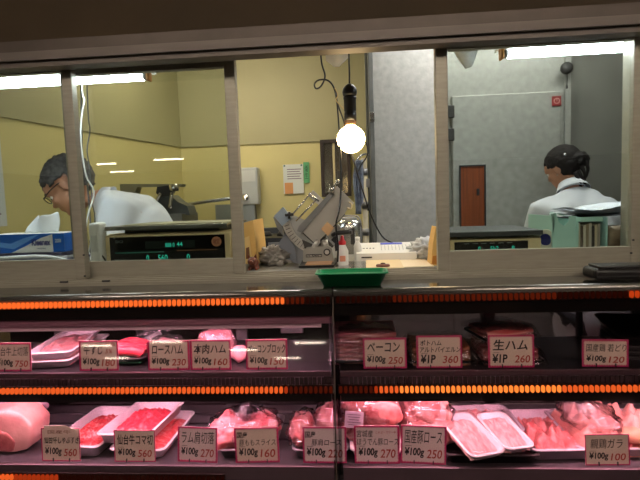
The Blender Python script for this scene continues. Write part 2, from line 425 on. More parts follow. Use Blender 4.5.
b = B(caseL.location); b.b2((-1.3, 1.158, za), (at(332, 320, 1.16).x, 1.161, zc_)); b.b2((-1.3, 1.1565, za - .002), (at(332, 320, 1.16).x, 1.163, za + .0015)); b.done('light_diffuser', dm, caseL)
b = B(caseL.location); b.b2((XS - .004, 1.02, ZD - .06), (XS, 1.15, ztop - .03)); 
p = at(292, 328, 1.53); b2 = B(caseL.location); b2.box(p, (.075, .012, .034), bev=.004); b2.done('door_pull', steeld, caseL)
b.bm.free()
jt = B(caseL.location); jt.prism([(XS - .0015, FT - .006, ztop - .02), (XS - .0015, FT, ztop - .02), (XS - .0015, FB, ZD - .07), (XS - .0015, FB - .006, ZD - .07)], (.003, 0, 0)); jt.done('glass_joint', mat('joint', (70, 52, 46), .4), caseL)

# orange reflections in the case glass, built as glowing strips -----------------------------------------------------------------
refl_on = emit('reflection_bright', (255, 108, 42), 1.05)
refl_hot = emit('reflection_hot', (255, 132, 50), 1.7)
refl_mid = emit('reflection_mid', (235, 78, 26), .55)
refl_dim = emit('reflection_dim', (200, 66, 28), .13)
refl_off = emit('reflection_faint', (170, 60, 30), .04)
def reflection_row(label, xa, xb, z, y, fn):
    o = thing('reflection_strip', label, 'light strip', ((xa + xb) / 2, y, z), group='orange painted reflections on the display cases')
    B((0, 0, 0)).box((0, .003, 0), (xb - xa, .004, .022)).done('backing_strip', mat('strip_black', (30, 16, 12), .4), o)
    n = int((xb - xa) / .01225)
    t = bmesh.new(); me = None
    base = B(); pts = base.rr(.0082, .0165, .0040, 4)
    base.prism([(p[0], -.004, p[1]) for p in pts], (0, .005, 0)); l0 = base.done('reflection_mark', refl_on, o)
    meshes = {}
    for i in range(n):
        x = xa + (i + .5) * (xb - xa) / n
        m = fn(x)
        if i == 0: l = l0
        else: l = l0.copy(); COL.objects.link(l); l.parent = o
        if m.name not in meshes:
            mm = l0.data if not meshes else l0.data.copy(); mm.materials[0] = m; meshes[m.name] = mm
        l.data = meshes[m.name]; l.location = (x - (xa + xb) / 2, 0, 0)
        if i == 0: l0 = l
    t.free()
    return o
def X_(px, y=300, Y=1.15): return at(px, y, Y).x
YL = 1.143
zl1 = at(0, 306, YL).z; zl2 = at(0, 391, YL).z; zl3 = at(60, 477.5, YL).z
def f1(x): return (refl_on if x < X_(287) else refl_dim if x < X_(306) else refl_off)
def f1r(x): return (refl_off if x < X_(372) else refl_off if x < X_(390) else refl_dim if x < X_(555) else refl_off if x < X_(625) else refl_mid)
def f2(x): return (refl_on if x < X_(282, 390) else refl_mid if x < X_(291, 390) else refl_dim)
def f2r(x): return (refl_dim if x < X_(372, 390) else refl_mid if x < X_(380, 390) else refl_hot if x < X_(560, 390) and x > X_(400, 390) else refl_on)
def f3(x): return refl_on if x < X_(16, 477) else (refl_mid if x < X_(60, 477) else refl_off)
reflection_row('bright orange painted reflections along the top edge of the left case', -1.15, XS - .006, zl1, YL, f1)
reflection_row('faint, nearly dark painted reflections along the top edge of the right case', XS + .006, 1.15, zl1, YL, f1r)
reflection_row('bright orange painted reflections under the upper shelf of the left case', -1.15, XS - .006, zl2, YL, f2)
reflection_row('glowing orange painted reflections under the upper shelf of the right case', XS + .006, 1.15, zl2, YL, f2r)
reflection_row('lowest orange painted reflections at the bottom left, under the deck of the left case', -1.0, -.35, zl3, YL, f3)

# ================================================================== PRICE CARDS
def card(pxl, pxr, pyt, pyb, z0, label, lines, price, unit='¥100g', pale=False, tilt=0, Y=1.172, top_=0, thin=False):
    xa = at(pxl, pyb, Y).x; xb = at(pxr, pyb, Y).x; w = xb - xa
    h = (at(pxl, pyt, Y).z - at(pxl, pyb, Y).z)
    zc = at((pxl + pxr) / 2, pyb, Y).z
    o = thing('price_card', label, 'price card', ((xa + xb) / 2, Y, max(zc, z0 + .001)), group='handwritten price cards in the display cases', rot=(-.06, math.radians(tilt), 0))
    cm = cardw if pale else cardm
    B().b2((-w / 2, 0, 0), (w / 2, .0012, h), bev=.0002).done('card', cm, o)
    b = B(); e = .0035 if not thin else .0025
    for lo, hi in (((-w / 2, 0), (-w / 2 + e, h)), ((w / 2 - e, 0), (w / 2, h)), ((-w / 2 + e, 0), (w / 2 - e, e)), ((-w / 2 + e, h - e), (w / 2 - e, h))):
        b.b2((lo[0], -.0006, lo[1]), (hi[0], -.0001, hi[1]))
    if not thin:
        s_ = .0019; n = int((w - 2 * e) / .0038)
        for i in range(n):
            x = -w / 2 + e + (i + .25) * (w - 2 * e) / n
            for z in (e, h - e - s_): b.b2((x, -.0006, z), (x + s_, -.0001, z + s_))
        n = int((h - 2 * e) / .0038)
        for i in range(n):
            z = e + (i + .25) * (h - 2 * e) / n
            for x in (-w / 2 + e, w / 2 - e - s_): b.b2((x, -.0006, z), (x + s_, -.0001, z + s_))
    b.done('printed_border', pinkm, o)
    bb = B()
    nl = len(lines)
    top = h - .010 - top_; mid = h * .46
    hh = (top - mid) / nl
    for i, (t, fx0, fx1) in enumerate(lines):
        zb_ = top - (i + 1) * hh + .002; zt_ = top - i * hh - .001
        if len(lines) == 1: zb_ += .004
        bb.add(text_bm(t, -w / 2 + fx0 * w, -w / 2 + fx1 * w, zb_, zt_, .004 if any(c in t for c in '豚親鶏麟落宮') else .018, 0, .12), Matrix.Translation((0, -.0008, 0)))
    bb.add(text_bm(unit, -w / 2 + .09 * w, -w / 2 + (.52 if len(unit) > 3 else .42) * w, h * .15, h * .42, .03, 0, .1), Matrix.Translation((0, -.0008, 0)))
    bb.b2((-w / 2 + .1 * w, -.0009, h * .455), (-w / 2 + .24 * w, -.0006, h * .465))
    bb.done('handwriting', inkm, o)
    text(o, price, -w / 2 + .57 * w, w / 2 - .09 * w, h * .15, h * .38, -.0008, redm, 'price_figures', .012, .15)
    for fx in (.3, .72):
        B().box((-w / 2 + fx * w, -.0015, .004), (.0022, .003, .009)).done('clip', black, o)
    return o
U = ZU + .004; D = ZD + .006
card(-6, 32, 344, 372, U, 'price card at the left end of the upper shelf reading 750', [('仙台牛上切落', .05, .93)], '750')
card(80, 119, 342.5, 372, U, 'price card 180 with red top line beside the stacked white trays', [('牛すじ', .12, .6)], '180')
card(148.5, 190, 341, 370, U, 'price card for roast ham reading 230, left of the 160 card', [('ロースハム', .1, .85)], '230')
card(191, 231.5, 340.5, 370, U, 'price card reading 160 in front of the pink ham block', [('本肉ハム', .08, .88)], '160')
card(246.5, 288, 340.5, 370, U, 'upper shelf card for bacon block, right of the ham block', [('ベーコンブロック', .04, .96)], '150')
card(363.5, 407, 339, 369, U, 'upper shelf card reading 250 in front of the bagged sliced bacon', [('ベーコン', .1, .85)], '250')
card(417, 462.5, 337, 369, U, 'price card reading 1P 360 with two lines of writing', [('ポトハム', .08, .55), ('アルトバイエルン', .07, .97)], '360', '¥1P')
card(488.5, 534.5, 337, 369, U, 'price card reading 1P 260 in front of the raw ham packs', [('生ハム', .1, .86)], '260', '¥1P')
card(582, 628.5, 341.5, 368.5, U, 'dim price card reading 120 at the right end of the upper shelf', [('国産鶏 若どり', .08, .95)], '120', tilt=1)
c1 = card(42.5, 81, 431, 463, D, 'tall price card 560 patched with a torn slip beside the fat-edged joint', [('仙台牛しゃぶすき', .08, .97)], '560', thin=True, top_=.008)
card(115, 156, 433, 463.5, D, 'price card 560 in front of the two stacked trays of red meat', [('仙台牛コマ切', .08, .95)], '560', thin=True)
card(178, 217.5, 430, 464, D, 'pale pink price card reading 270 for lamb, left of the bagged pork', [('ラム肩切落', .1, .92)], '270', pale=True, tilt=2)
card(236, 280, 431, 465, D, 'lower shelf card reading 160 in front of the knotted bag of pork', [('国産', .05, .3), ('豚ももスライス', .1, .93)], '160', tilt=-1.5)
card(303.5, 347, 431, 466, D, 'lower shelf card reading 220 beside the glass joint', [('国産', .05, .3), ('豚肩ロース', .2, .88)], '220', pale=True)
card(355, 400, 430.5, 467, D, 'lower shelf card reading 270 under the labelled pork roast', [('宮城産', .06, .42), ('ほうでん豚ロース', .06, .98)], '270', pale=True)
card(400.5, 446, 431, 468, D, 'lower shelf card reading 250 left of the slanting white trays', [('国産豚ロース', .08, .9)], '250', pale=True, tilt=2.5)
card(585.5, 630, 439, 469, D, 'dark-bordered lower card reading 100 in front of the chicken tray', [('親鶏ガラ', .12, .85)], '100', thin=True, tilt=-1)
# torn slip on the first lower card
P0 = c1.location
b = B(); w_ = .045
b.prism([(-.044, -.002, .064), (.048, -.002, .064), (.048, -.002, .082), (.030, -.002, .090), (.015, -.002, .096), (-.044, -.002, .096)], (0, .0008, 0))
b.done('torn_slip', cardm, c1)
text(c1, '国産牛', -.034, .03, .074, .084, -.0024, mat('faded_ink', (150, 120, 100), .7), 'faded_writing')
c1.children  # parts: card, border, handwriting, figures, clips, slip
c2_ = [o for o in COL.objects if o.get('label', '').startswith('price card 180')][0]
text(c2_, 'おすすめ品', -.03, .045, .064, .072, -.0008, redm, 'red_writing', .01, .2)
text(c2_, '5%', .018, .038, .045, .056, -.0008, redm, 'discount_figures', .01, .2)
for o in COL.objects:
    if o.get('label', '').startswith('lower shelf card reading 270'):
        text(o, 'しゃぶ・ステーキ', -.002, .048, .076, .083, -.0008, redm, 'red_writing', .01, .2)

# ================================================================== MEAT
def remesh(b, vox, smooth=3):
    me = bpy.data.meshes.new('rm'); b.bm.to_mesh(me); b.bm.free(); o = bpy.data.objects.new('rm', me); COL.objects.link(o)
    m = o.modifiers.new('r', 'REMESH'); m.mode = 'VOXEL'; m.voxel_size = vox; m.use_smooth_shade = True
    s = o.modifiers.new('s', 'SMOOTH'); s.iterations = smooth; s.factor = .5
    dg = bpy.context.evaluated_depsgraph_get(); dg.update()
    out = bpy.data.meshes.new_from_object(o.evaluated_get(dg)); bpy.data.objects.remove(o); return out
def meatm(name, c, c2, vs=40, st=None, thr=(.35, .62), rough=.35):
    return mat(name, c, rough, c2=c2, vs=vs, stretch=st, bump=.5, bs=70, sss=.0, thr=thr, coat=.3)
beef = meatm('beef_red', (214, 74, 78), (236, 160, 156), 45, (1, 3, 1), (.3, .5))
beefb = meatm('beef_bright', (230, 62, 82), (236, 120, 130), 60, (1, 2, 1), (.25, .5))
pork = meatm('pork_pink', (236, 150, 154), (246, 205, 202), 34, (1, 2.5, 1), (.35, .6))
porkd = meatm('pork_deep', (196, 92, 92), (232, 168, 160), 28, None, (.38, .62))
minced = meatm('pale_pink_meat', (236, 160, 158), (246, 206, 200), 40, (3, 1, 1), (.35, .6))
chick = meatm('chicken_pink', (228, 146, 142), (206, 96, 96), 26, None, (.35, .6))
fat = meatm('fat_cream', (224, 166, 156), (196, 116, 116), 9, None, (.3, .6), .45)
ham = meatm('ham_pink', (232, 138, 150), (244, 176, 180), 30, None, (.3, .7))
def heap(b, w, d, h, seed, rough_=.35, fx=9, fy=4, nu=44, nv=30, pw=.6, z0=.002):
    # lumpy mound of sliced meat on a rectangle, closed underneath
    bm = b.bm; g = []
    for j in range(nv + 1):
        row = []
        for i in range(nu + 1):
            u = i / nu * 2 - 1; v = j / nv * 2 - 1
            e = max(0, (1 - abs(u) ** 4) * (1 - abs(v) ** 4)) ** pw
            k = noise.noise(V((u * fx * .5 + seed * 7.3, v * fy * .5, seed)))
            r = abs(noise.noise(V((u * fx + seed, v * fy + k * 1.2, seed * 3.1)))) * 2
            z = h * e * (1 - rough_ + rough_ * (.5 + k) + rough_ * .6 * (r - .5))
            jx = 1 + .06 * noise.noise(V((v * 4, seed, 1))); jy = 1 + .06 * noise.noise(V((u * 4, seed, 2)))
            row.append(bm.verts.new((u * w / 2 * jx, v * d / 2 * jy, z0 + max(0, z))))
        g.append(row)
    for j in range(nv):
        for i in range(nu):
            f = bm.faces.new((g[j][i], g[j][i + 1], g[j + 1][i + 1], g[j + 1][i])); f.smooth = True; f.material_index = b.mi
    bot = [V(g[0][0].co), V(g[0][-1].co), V(g[-1][-1].co), V(g[-1][0].co)]
    return b
def tray_shell(b, w, d, h, rim=.010, rad=.018, th=.0022, flare=.016):
    def ring(w_, d_, z, r): return [b.bm.verts.new((x, y, z)) for x, y in b.rr(w_, d_, r, 5)]
    f2_ = flare * 2
    rings = [ring((w - f2_) * .3, (d - f2_) * .3, th, rad * .3), ring(w - f2_, d - f2_, th, rad * .7), ring(w - rim * 1.6, d - rim * 1.6, h - .002, rad), ring(w - rim * 1.2, d - rim * 1.2, h, rad), ring(w, d, h - .001, rad * 1.1), ring(w, d, h - .004, rad * 1.1),
             ring(w - rim * 1.2 + th, d - rim * 1.2 + th, h - .004, rad), ring(w - f2_ + 2 * th, d - f2_ + 2 * th, 0, rad * .7), ring((w - f2_) * .3, (d - f2_) * .3, 0, rad * .3)]
    b.skin(rings, cap=True, smooth=True)
    return b
def tray(label, FLp, FRp, BLp, z, h=.026, m=foam, meat=None, mh=.02, seed=1, filmed=True, name='meat_tray', cat='tray', tilt=0, mscale=.84, fx=9, fy=4, group=None, roll=0, lift=.02, mrough=.35, ymin=1.188):
    A, Bp, C = atz(*FLp, z + h), atz(*FRp, z + h), atz(*BLp, z + h)
    w = (Bp - A).length; d = abs((C - A).dot(V((-(Bp - A).y, (Bp - A).x, 0)).normalized()))
    dirn = (Bp - A).normalized(); ang = math.atan2(dirn.y, dirn.x)
    ctr = (Bp + C) / 2; yf = ctr.y - d / 2 * math.cos(ang) - w / 2 * abs(math.sin(ang))
    if yf < ymin: d -= (ymin - yf); ctr.y += (ymin - yf) / 2
    ctr.z = z + abs(math.sin(tilt)) * d / 2 + abs(math.sin(roll)) * w / 2 + .0006
    o = thing(name, label, cat, ctr, group=group, rot=(tilt, roll, ang))
    tray_shell(B(), w, d, h).done('tray', m, o)
    if meat:
        bb = B(); heap(bb, w * mscale, d * mscale, mh, seed, mrough, fx, fy); bb.done('sliced_meat', meat, o)
    if filmed:
        bb = B(); hh = max(mh * .92, h) + .002
        n = 14; g = []
        for j in range(n + 1):
            g.append([bb.bm.verts.new(((i / n - .5) * w * .97, (j / n - .5) * d * .97, h + .0012 + max(0, hh - h) * ((1 - (2 * i / n - 1) ** 4) * (1 - (2 * j / n - 1) ** 4)) + .0012 * noise.noise(V((i * .9, j * .9, seed))))) for i in range(n + 1)])
        for j in range(n):
            for i in range(n):
                f = bb.bm.faces.new((g[j][i], g[j][i + 1], g[j + 1][i + 1], g[j + 1][i])); f.smooth = True
        bb.done('film_wrap', film, o)
    return o
def bag(o, c, r, rot=None, seed=0, ns=.25, name='plastic_bag', m=bagm, nf=14):
    return B().ball(c, r, rot, 4, ns, nf, seed).done(name, m, o)

# ---- upper shelf
t1 = tray('lower of two stacked white trays of pink meat on the upper shelf', (30, 362), (80, 360), (62, 335), ZU + .001, .022, meat=pork, mh=.018, seed=3, filmed=False)
t2 = tray('upper of two stacked white film-wrapped trays on the upper shelf', (30, 355), (78, 352), (55, 331), ZU + .023, .022, meat=pork, mh=.020, seed=4)
gt = thing('meat_tray', 'black tray of red beef strips on a green liner behind the 180 card', 'tray', atz(128, 358, ZU + .003), 0)
tray_shell(B(), .15, .13, .02).done('tray', black, gt)
B().b2((-.062, -.055, .003), (.062, .055, .007)).done('green_liner', mat('green_liner', (24, 84, 52), .5), gt)
bb = B()
for i in range(4): bb.tube([(-.052 + i * .003, -.035 + .024 * i, .024), (-.01, -.038 + .025 * i, .032 + .004 * (i % 2)), (.035, -.03 + .022 * i, .029), (.054, -.025 + .02 * i, .02)], .014, 12)
bb.done('beef_strips', beefb, gt)
# wrapped pink meat by the roast ham card
o = thing('wrapped_meat', 'film-wrapped pink meat lump behind the roast ham card', 'meat', atz(166, 359, ZU))
B().ball((0, .01, .026), (.05, .045, .028), None, 4, .25, 8, 3).done('meat', ham, o); bag(o, (0, .01, .031), (.056, .05, .034), seed=5)
o = thing('ham_block', 'big rounded pink ham block behind the 160 card', 'ham', atz(213, 360, ZU))
bb = B(); bb.ball((.005, .03, .041), (.052, .055, .044), None, 4, .22, 7, 9); bb.done('ham', ham, o)
bag(o, (.005, .03, .0425), (.056, .06, .046), seed=2, ns=.2)
o = thing('ham_offcut', 'smaller pale pink ham piece leaning beside the big ham block', 'ham', atz(240, 362, ZU))
B().ball((0, .01, .021), (.024, .03, .022), Matrix.Rotation(.5, 3, 'Y'), 3, .25, 6, 4).done('ham', ham, o)
# clear bag left back
o = thing('folded_bag', 'crumpled clear bag lying at the back above the beef strips', 'bag', V((at(152, 322, 1.40).x, 1.40, ZU)))
B().ball((0, 0, .042), (.055, .035, .026), Matrix.Rotation(-.4, 3, 'Y'), 4, .4, 16, 7).done('bag', bagm, o)
B().box((0, .0, .022), (.06, .03, .03), Matrix.Rotation(-.4, 3, 'Y'), bev=.01).done('white_sheet', paper, o)
# bacon bag
bac = meatm('bacon_red', (176, 66, 66), (226, 160, 148), 20, (.4, 1, 6), (.4, .55))
def pack(label, pxl, pxr, py, depth, nsl, meatmat, seed, h=.05, zb_=ZU, rz=0, dark=True, tiltx=.35):
    p0 = atz((pxl + pxr) / 2, py, zb_); w = (at(pxr, py, p0.y).x - at(pxl, py, p0.y).x)
    o = thing('meat_pack', label, 'pack', V((p0.x, p0.y + depth / 2, zb_)), rz)
    bb = B()
    for i in range(nsl):
        z = .006 + i * h / nsl
        y = -depth * .4 + i * .004
        bb.tube([(-w * .42, y, z), (-w * .15, y - .006, z + .003), (w * .15, y - .004, z - .002), (w * .40, y, z + .002)], h / nsl * .62, 10)
        bb.b2((-w * .42, y, z - .002), (w * .42, depth * .35, z + h / nsl * .5))
    bb.done('slices', meatmat, o)
    tray_shell(B(), w, depth, .014).done('tray', black, o)
    t = B(); nu, nv = 24, 14; g = []
    for j in range(nv + 1):
        row = []
        for i in range(nu + 1):
            u = i / nu * 2 - 1; v = j / nv
            y = -depth / 2 - .002 + v * depth; zf = min(1, v * 6 + .05) * (1 - .25 * v)
            z = .004 + (h + .012) * zf * (1 - abs(u) ** 6 * .5) + .004 * noise.noise(V((u * 5, v * 6, seed)))
            row.append(t.bm.verts.new((u * w * .52, y, z)))
        g.append(row)
    for j in range(nv):
        for i in range(nu):
            f = t.bm.faces.new((g[j][i], g[j][i + 1], g[j + 1][i + 1], g[j + 1][i])); f.smooth = True
    t.done('clear_wrap', bagm, o)
    return o
pack('clear bag of sliced bacon beside the glass joint on the upper shelf', 330, 404, 366, .20, 6, bac, 1, .075)
woodish = meatm('amber_meat', (160, 90, 50), (196, 140, 90), 16)
pack('dark wrapped pack with amber slices behind the 1P 360 card', 408, 478, 367, .17, 3, woodish, 2, .045)
pack('lower of the raw ham packs behind the 1P 260 card', 480, 547, 367, .18, 3, bac, 3, .036)
pack('tilted raw ham pack lying on top behind the 1P 260 card', 476, 538, 343, .13, 2, bac, 4, .03, ZU + .052, rz=.25)
o = thing('black_tray', 'empty black tray at the right end of the upper shelf', 'tray', V((at(648, 345, 1.3).x, 1.31, ZU + .045)), rot=(.08, 0, -.15))
tray_shell(B(), .20, .2, .025).done('tray', blackg, o)
for i in range(3):
    B().b2((-.085 + i * .001, -.085, -.043 + i * .014), (.085, .085, -.031 + i * .014), bev=.003).done('stacked_base', darkgrey, o)

# ---- lower deck
o = thing('beef_joint', 'large cream-fatted meat joint at the far left of the lower deck', 'meat', V((at(3, 452, 1.25).x, 1.285, ZD)))
raw = B(); raw.trace([(-40, 457), (-40, 424), (-15, 418), (6, 414), (22, 419), (32, 430), (31, 443), (26, 454), (12, 457)], 1.215, .09)
bb = B(o.location); bb.addmesh(remesh(raw, .007, 7)); zmin = min(v.co.z for v in bb.bm.verts)
for v in bb.bm.verts: v.co += V((0, 0, ZD + .0015 - zmin)) + v.co.normalized() * 0 + V((noise.noise(v.co * 28), noise.noise(v.co * 25 + V((5, 0, 0))), 0)) * .004
bb.done('fat_layer', fat, o, smooth=True)
raw = B(); raw.trace([(-30, 452), (-28, 434), (-6, 430), (8, 434), (15, 442), (12, 452)], 1.211, .012)
bb = B(o.location); bb.addmesh(remesh(raw, .004, 4)); bb.done('lean_face', meatm('lean_dark', (140, 62, 62), (186, 116, 108), 24), o, smooth=True)
o2_ = thing('pink_bag', 'pale pink film bag lying behind the fat-edged joint', 'bag', V((at(14, 412, 1.42).x, 1.425, ZD)))
B().ball((0, 0, .055), (.1, .05, .058), None, 4, .25, 9, 5).done('film', mat('pink_film', (236, 190, 205), .3, bump=.6, bs=30, coat=.5), o2_)
for v in o2_.children[0].data.vertices: v.co.z = max(v.co.z, .002)

tray('white tray of dark red beef strips next to the fat-edged joint', (57, 446), (112, 448), (87, 405), ZD + .001, .034, meat=beef, mh=.036, mscale=.74, seed=11, fx=6, fy=10, filmed=True)
tray('lower white tray of red meat under a stacked one', (107, 457), (166, 458), (142, 410), ZD + .001, .028, meat=beef, mh=.026, seed=12, filmed=False)
tray('upper stacked white tray of bright red beef behind the 560 card', (103, 441), (160, 444), (126, 399), ZD + .034, .032, meat=beefb, mh=.034, mscale=.74, seed=13, fx=5, fy=12, roll=-.03)

def metal_tray(label, FLp, FRp, BLp, h=.03):
    return tray(label, FLp, FRp, BLp, ZD + .001, h, m=steeld, filmed=False, name='metal_tray')
metal_tray('steel tray holding the knotted bag of pork', (216, 463), (279, 463), (228, 414))
o = thing('pork_bag', 'knotted clear bag of pink pork slices on a steel tray', 'bag', V((at(248, 455, 1.3).x, 1.285, ZD + .005)))
bb = B(); bb.ball((-.035, -.02, .045), (.055, .07, .042), None, 4, .3, 9, 3); bb.ball((.04, .01, .04), (.055, .06, .036), None, 4, .25, 9, 8)
for v in bb.bm.verts: v.co.z = max(v.co.z, .002)
bb.done('pork', meatm('pork_bright', (236, 100, 108), (246, 170, 170), 30, (1, 2, 1)), o)
bag(o, (0, 0, .048), (.10, .085, .046), seed=3)
bb = B(); bb.tube([(.0, 0, .075), (.004, 0, .10), (.01, 0, .112), (.016, 0, .128), (.022, 0, .142)], [.034, .018, .008, .014, .018, .006], 14); bb.done('bag_knot', glass('knot_film', (235, 228, 235), 1.8, .15, .12, 1.0, 60), o)

metal_tray('steel tray holding pork at the glass joint', (291, 464), (352, 465), (298, 414))
o = thing('pork_cut', 'plastic-wrapped pork pieces on the steel tray beside the glass joint', 'meat', V((at(322, 452, 1.3).x, 1.275, ZD + .005)))
bb = B(); bb.ball((-.05, 0, .042), (.036, .07, .04), None, 4, .3, 8, 13); bb.ball((.035, .03, .05), (.05, .07, .05), Matrix.Rotation(.3, 3, 'Z'), 4, .3, 8, 15)
for v in bb.bm.verts: v.co.z = max(v.co.z, .002)
bb.done('pork', porkd, o); bag(o, (-.045, 0, .045), (.045, .08, .045), seed=8); bag(o, (.035, .03, .055), (.058, .078, .053), seed=9)

# foam box behind with pork roast
o = tray('shallow white tray under the labelled pork roast', (346, 464), (404, 464), (352, 402), ZD + .001, .03, filmed=False, name='foam_tray')
o = thing('pork_roast', 'round pork roast in clear film with a white label', 'meat', V((at(372, 420, 1.28).x, 1.285, ZD + .005)))
bb = B(); bb.ball((-.005, .0, .092), (.083, .055, .050), Matrix.Rotation(.12, 3, 'Y'), 4, .18, 7, 21); bb.done('meat', porkd, o)
bb = B(); bb.ball((.03, -.052, .10), (.05, .012, .036), None, 4, .1, 9, 4); bb.done('cut_face', meatm('cut_pork', (226, 104, 104), (238, 150, 146), 30, None, (.35, .6)), o)
bag(o, (-.003, 0, .093), (.092, .066, .056), seed=14, ns=.2)
bb = B(); bb.ball((0, .0, .028), (.078, .062, .028), None, 4, .25, 9, 24); bb.done('lower_meat', pork, o)
q = Matrix.Rotation(.08, 3, 'Y')
bb = B(); bb.box((-.048, -.069, .095), (.048, .0015, .045), q, bev=.0004); bb.done('weight_label', mat('label_lilac', (222, 196, 214), .5), o)
bb = B()
for i in range(5): bb.box((-.048, -.0705, .110 - i * .007), (.036 - (i % 3) * .005, .0006, .0016), q)
bb.done('label_print', mat('print_grey', (120, 92, 110), .6), o)

o = thing('pork_bag', 'fat clear bag of mottled pork left of the slanting white trays', 'bag', V((at(425, 450, 1.28).x, 1.285, ZD + .002)))
bb = B(); bb.ball((0, .01, .075), (.072, .055, .06), None, 4, .28, 9, 31); bb.ball((.015, -.025, .045), (.07, .04, .042), None, 4, .25, 9, 33)
for v in bb.bm.verts: v.co.z = max(v.co.z, .002)
bb.done('pork', porkd, o); bag(o, (0, .005, .072), (.08, .066, .068), seed=33, ns=.2)

tray('wide clear-lidded tray of pale slices behind the slanting white trays', (436, 433), (520, 431), (436, 405), ZD + .012, .03, m=mat('clear_tray', (205, 196, 204), .2, coat=.5), meat=pork, mh=.034, seed=41, fx=12, fy=5)
# dark base under white trays
o = thing('black_tray', 'black tray under the slanting white trays', 'tray', V((at(488, 455, 1.22).x, 1.225, ZD + .001)))
tray_shell(B(), .235, .10, .028, rad=.012).done('tray', mat('tray_dark', (40, 30, 28), .5, var=.4, vs=30), o)
tray('left slanting white tray of pale pink slices in front', (463, 459), (500, 452), (442, 424), ZD + .03, .022, meat=minced, mh=.026, seed=51, fx=12, fy=6, tilt=.16, ymin=1.118)
tray('right slanting white tray of pale pink slices overlapping the chicken tray', (500, 450), (532, 446), (478, 420), ZD + .032, .022, meat=minced, mh=.026, seed=52, fx=12, fy=6, tilt=.14, ymin=1.145)
tray('large clear tray of glossy chicken pieces right of the slanting white trays', (531, 462), (600, 461), (505, 409), ZD + .002, .032, m=mat('clear_tray', (205, 196, 204)), meat=chick, mh=.042, seed=61, fx=6, fy=6, mrough=.7)
o = thing('chicken_tray', 'heaped tray of pink chicken under loose film at the far right', 'tray', V((at(612, 440, 1.3).x, 1.325, ZD + .001)))
tray_shell(B(), .26, .24, .03).done('tray', mat('clear_tray', (205, 196, 204)), o)
bb = B(); heap(bb, .24, .22, .085, 71, .5, 5, 4); bb.done('chicken', mat('chicken_soft', (232, 138, 128), .3, c2=(240, 180, 168), vs=16, bump=.3, bs=40, coat=.4), o)
bb = B()
for i, (x, y, z) in enumerate(((.06, -.10, .03), (.09, -.08, .055), (.02, -.09, .05), (.11, -.105, .03))): bb.ball((x, y, z), (.03, .024, .02), Matrix.Rotation(i, 3, 'Z'), 3, .2, 6, i)
bb.done('chicken_leg', mat('skin_tan', (226, 160, 130), .35, coat=.3), o)
bb = B(); bb.ball((-.05, -.01, .062), (.085, .075, .042), Matrix.Rotation(.4, 3, 'Y'), 4, .35, 16, 77)
bb.done('loose_film', bagm, o)

# ================================================================== ON THE CASE TOP
o = thing('plastic_tray', 'small green plastic tray on the display case top', 'tray', V((at(352, 285, 1.2).x, 1.198, ztop + .0012)))
g = B(); tray_shell(g, .180, .085, .036, rim=.008, rad=.012, flare=.022); g.done('tray', mat('green_plastic', (20, 140, 88), .4), o)
o = thing('coin_tray', 'flat black leather coin tray on the case top at the right', 'tray', V((at(620, 275, 1.2).x, 1.20, ztop + .0012)), .0)
B().box((0, 0, .017), (.15, .07, .028), bev=.01, seg=3).done('pad', mat('leather', (30, 27, 28), .4, bump=.2, bs=200), o)
B().box((0, -.004, .034), (.13, .055, .006), bev=.003).done('flap', mat('leather', (30, 27, 28)), o)
B().b2((-.07, -.0365, .010), (.07, -.034, .0125)).done('seam', darkgrey, o)

# ================================================================== BEHIND THE WINDOW
def on(px, py, Y, z=ZW): return V((at(px, py, Y).x, Y, z))
# tissue box
o = thing('tissue_box', 'blue and white tissue box behind the leftmost window', 'tissue box', V((at(24, 245, 1.46).x, 1.50, ZW + .030)), -.0)
W = at(65.5, 245, 1.46).x - o.location.x; Wl = -.19
hb = .066
zc = at(40, 250, 1.46).z - o.location.z
zb0 = at(30, 252.5, 1.455).z - o.location.z; o.location.z += zb0; hb = at(30, 234, 1.455).z - at(30, 252.5, 1.455).z
white_c = mat('carton_white', (226, 228, 232), .45); blue_c = mat('carton_blue', (22, 92, 186), .45); navy = mat('carton_navy', (30, 34, 110), .45)
B().b2((W - .26, -.045, 0), (W, .07, hb), bev=.0015).done('carton', white_c, o)
b = B()
def Fp(x, z, e=-.0456): return (x, e, z)
b.prism([Fp(W - .26, 0), Fp(W - .18, 0), Fp(W - .13, hb * .35), Fp(W - .08, hb * .75), Fp(W - .03, hb), Fp(W - .26, hb)], (0, .0005, 0)); b.prism([Fp(W - .038, 0, -.0457), Fp(W, 0, -.0457), Fp(W, hb, -.0457), Fp(W - .038, hb, -.0457)], (0, .0005, 0))
b.prism([(W + .0002, -.045, 0), (W + .0002, .07, 0), (W + .0002, .07, hb), (W + .0002, -.045, hb)], (.0004, 0, 0)); b.done('blue_print', blue_c, o)
b = B(); b.prism([Fp(W - .26, hb * .45, -.0462), Fp(W - .17, hb * .2, -.0462), Fp(W - .12, hb * .6, -.0462), Fp(W - .08, hb * .98, -.0462), Fp(W - .13, hb * .8, -.0462), Fp(W - .18, hb * .5, -.0462), Fp(W - .26, hb * .7, -.0462)], (0, .0003, 0)); b.done('sky_print', mat('carton_sky', (96, 150, 226), .45), o)
text(o, 'Kleenex', W - .108, W - .045, hb * .36, hb * .72, -.0465, navy, 'logo', .03)
text(o, 'PRESTIGE', W - .09, W - .062, hb * .16, hb * .24, -.0465, navy, 'small_print', .01)
text(o, '200', W - .030, W - .010, hb * .5, hb * .7, -.0465, white, 'count_print', .02)
b = B(); n = 16; g = []
for j in range(9):
    v = j / 8; row = []
    for i in range(n + 1):
        u = i / n
        xL = W - .17 + .012 * v + .03 * v * v; xR = W - .055 + .004 * v
        row.append(b.bm.verts.new((xL + (xR - xL) * u, .01 + .016 * math.sin(u * 7 + v * 2) * (.3 + v), hb + .058 * v * (1 - .12 * math.sin(u * 6)) + .003 * math.sin(u * 17))))
    g.append(row)
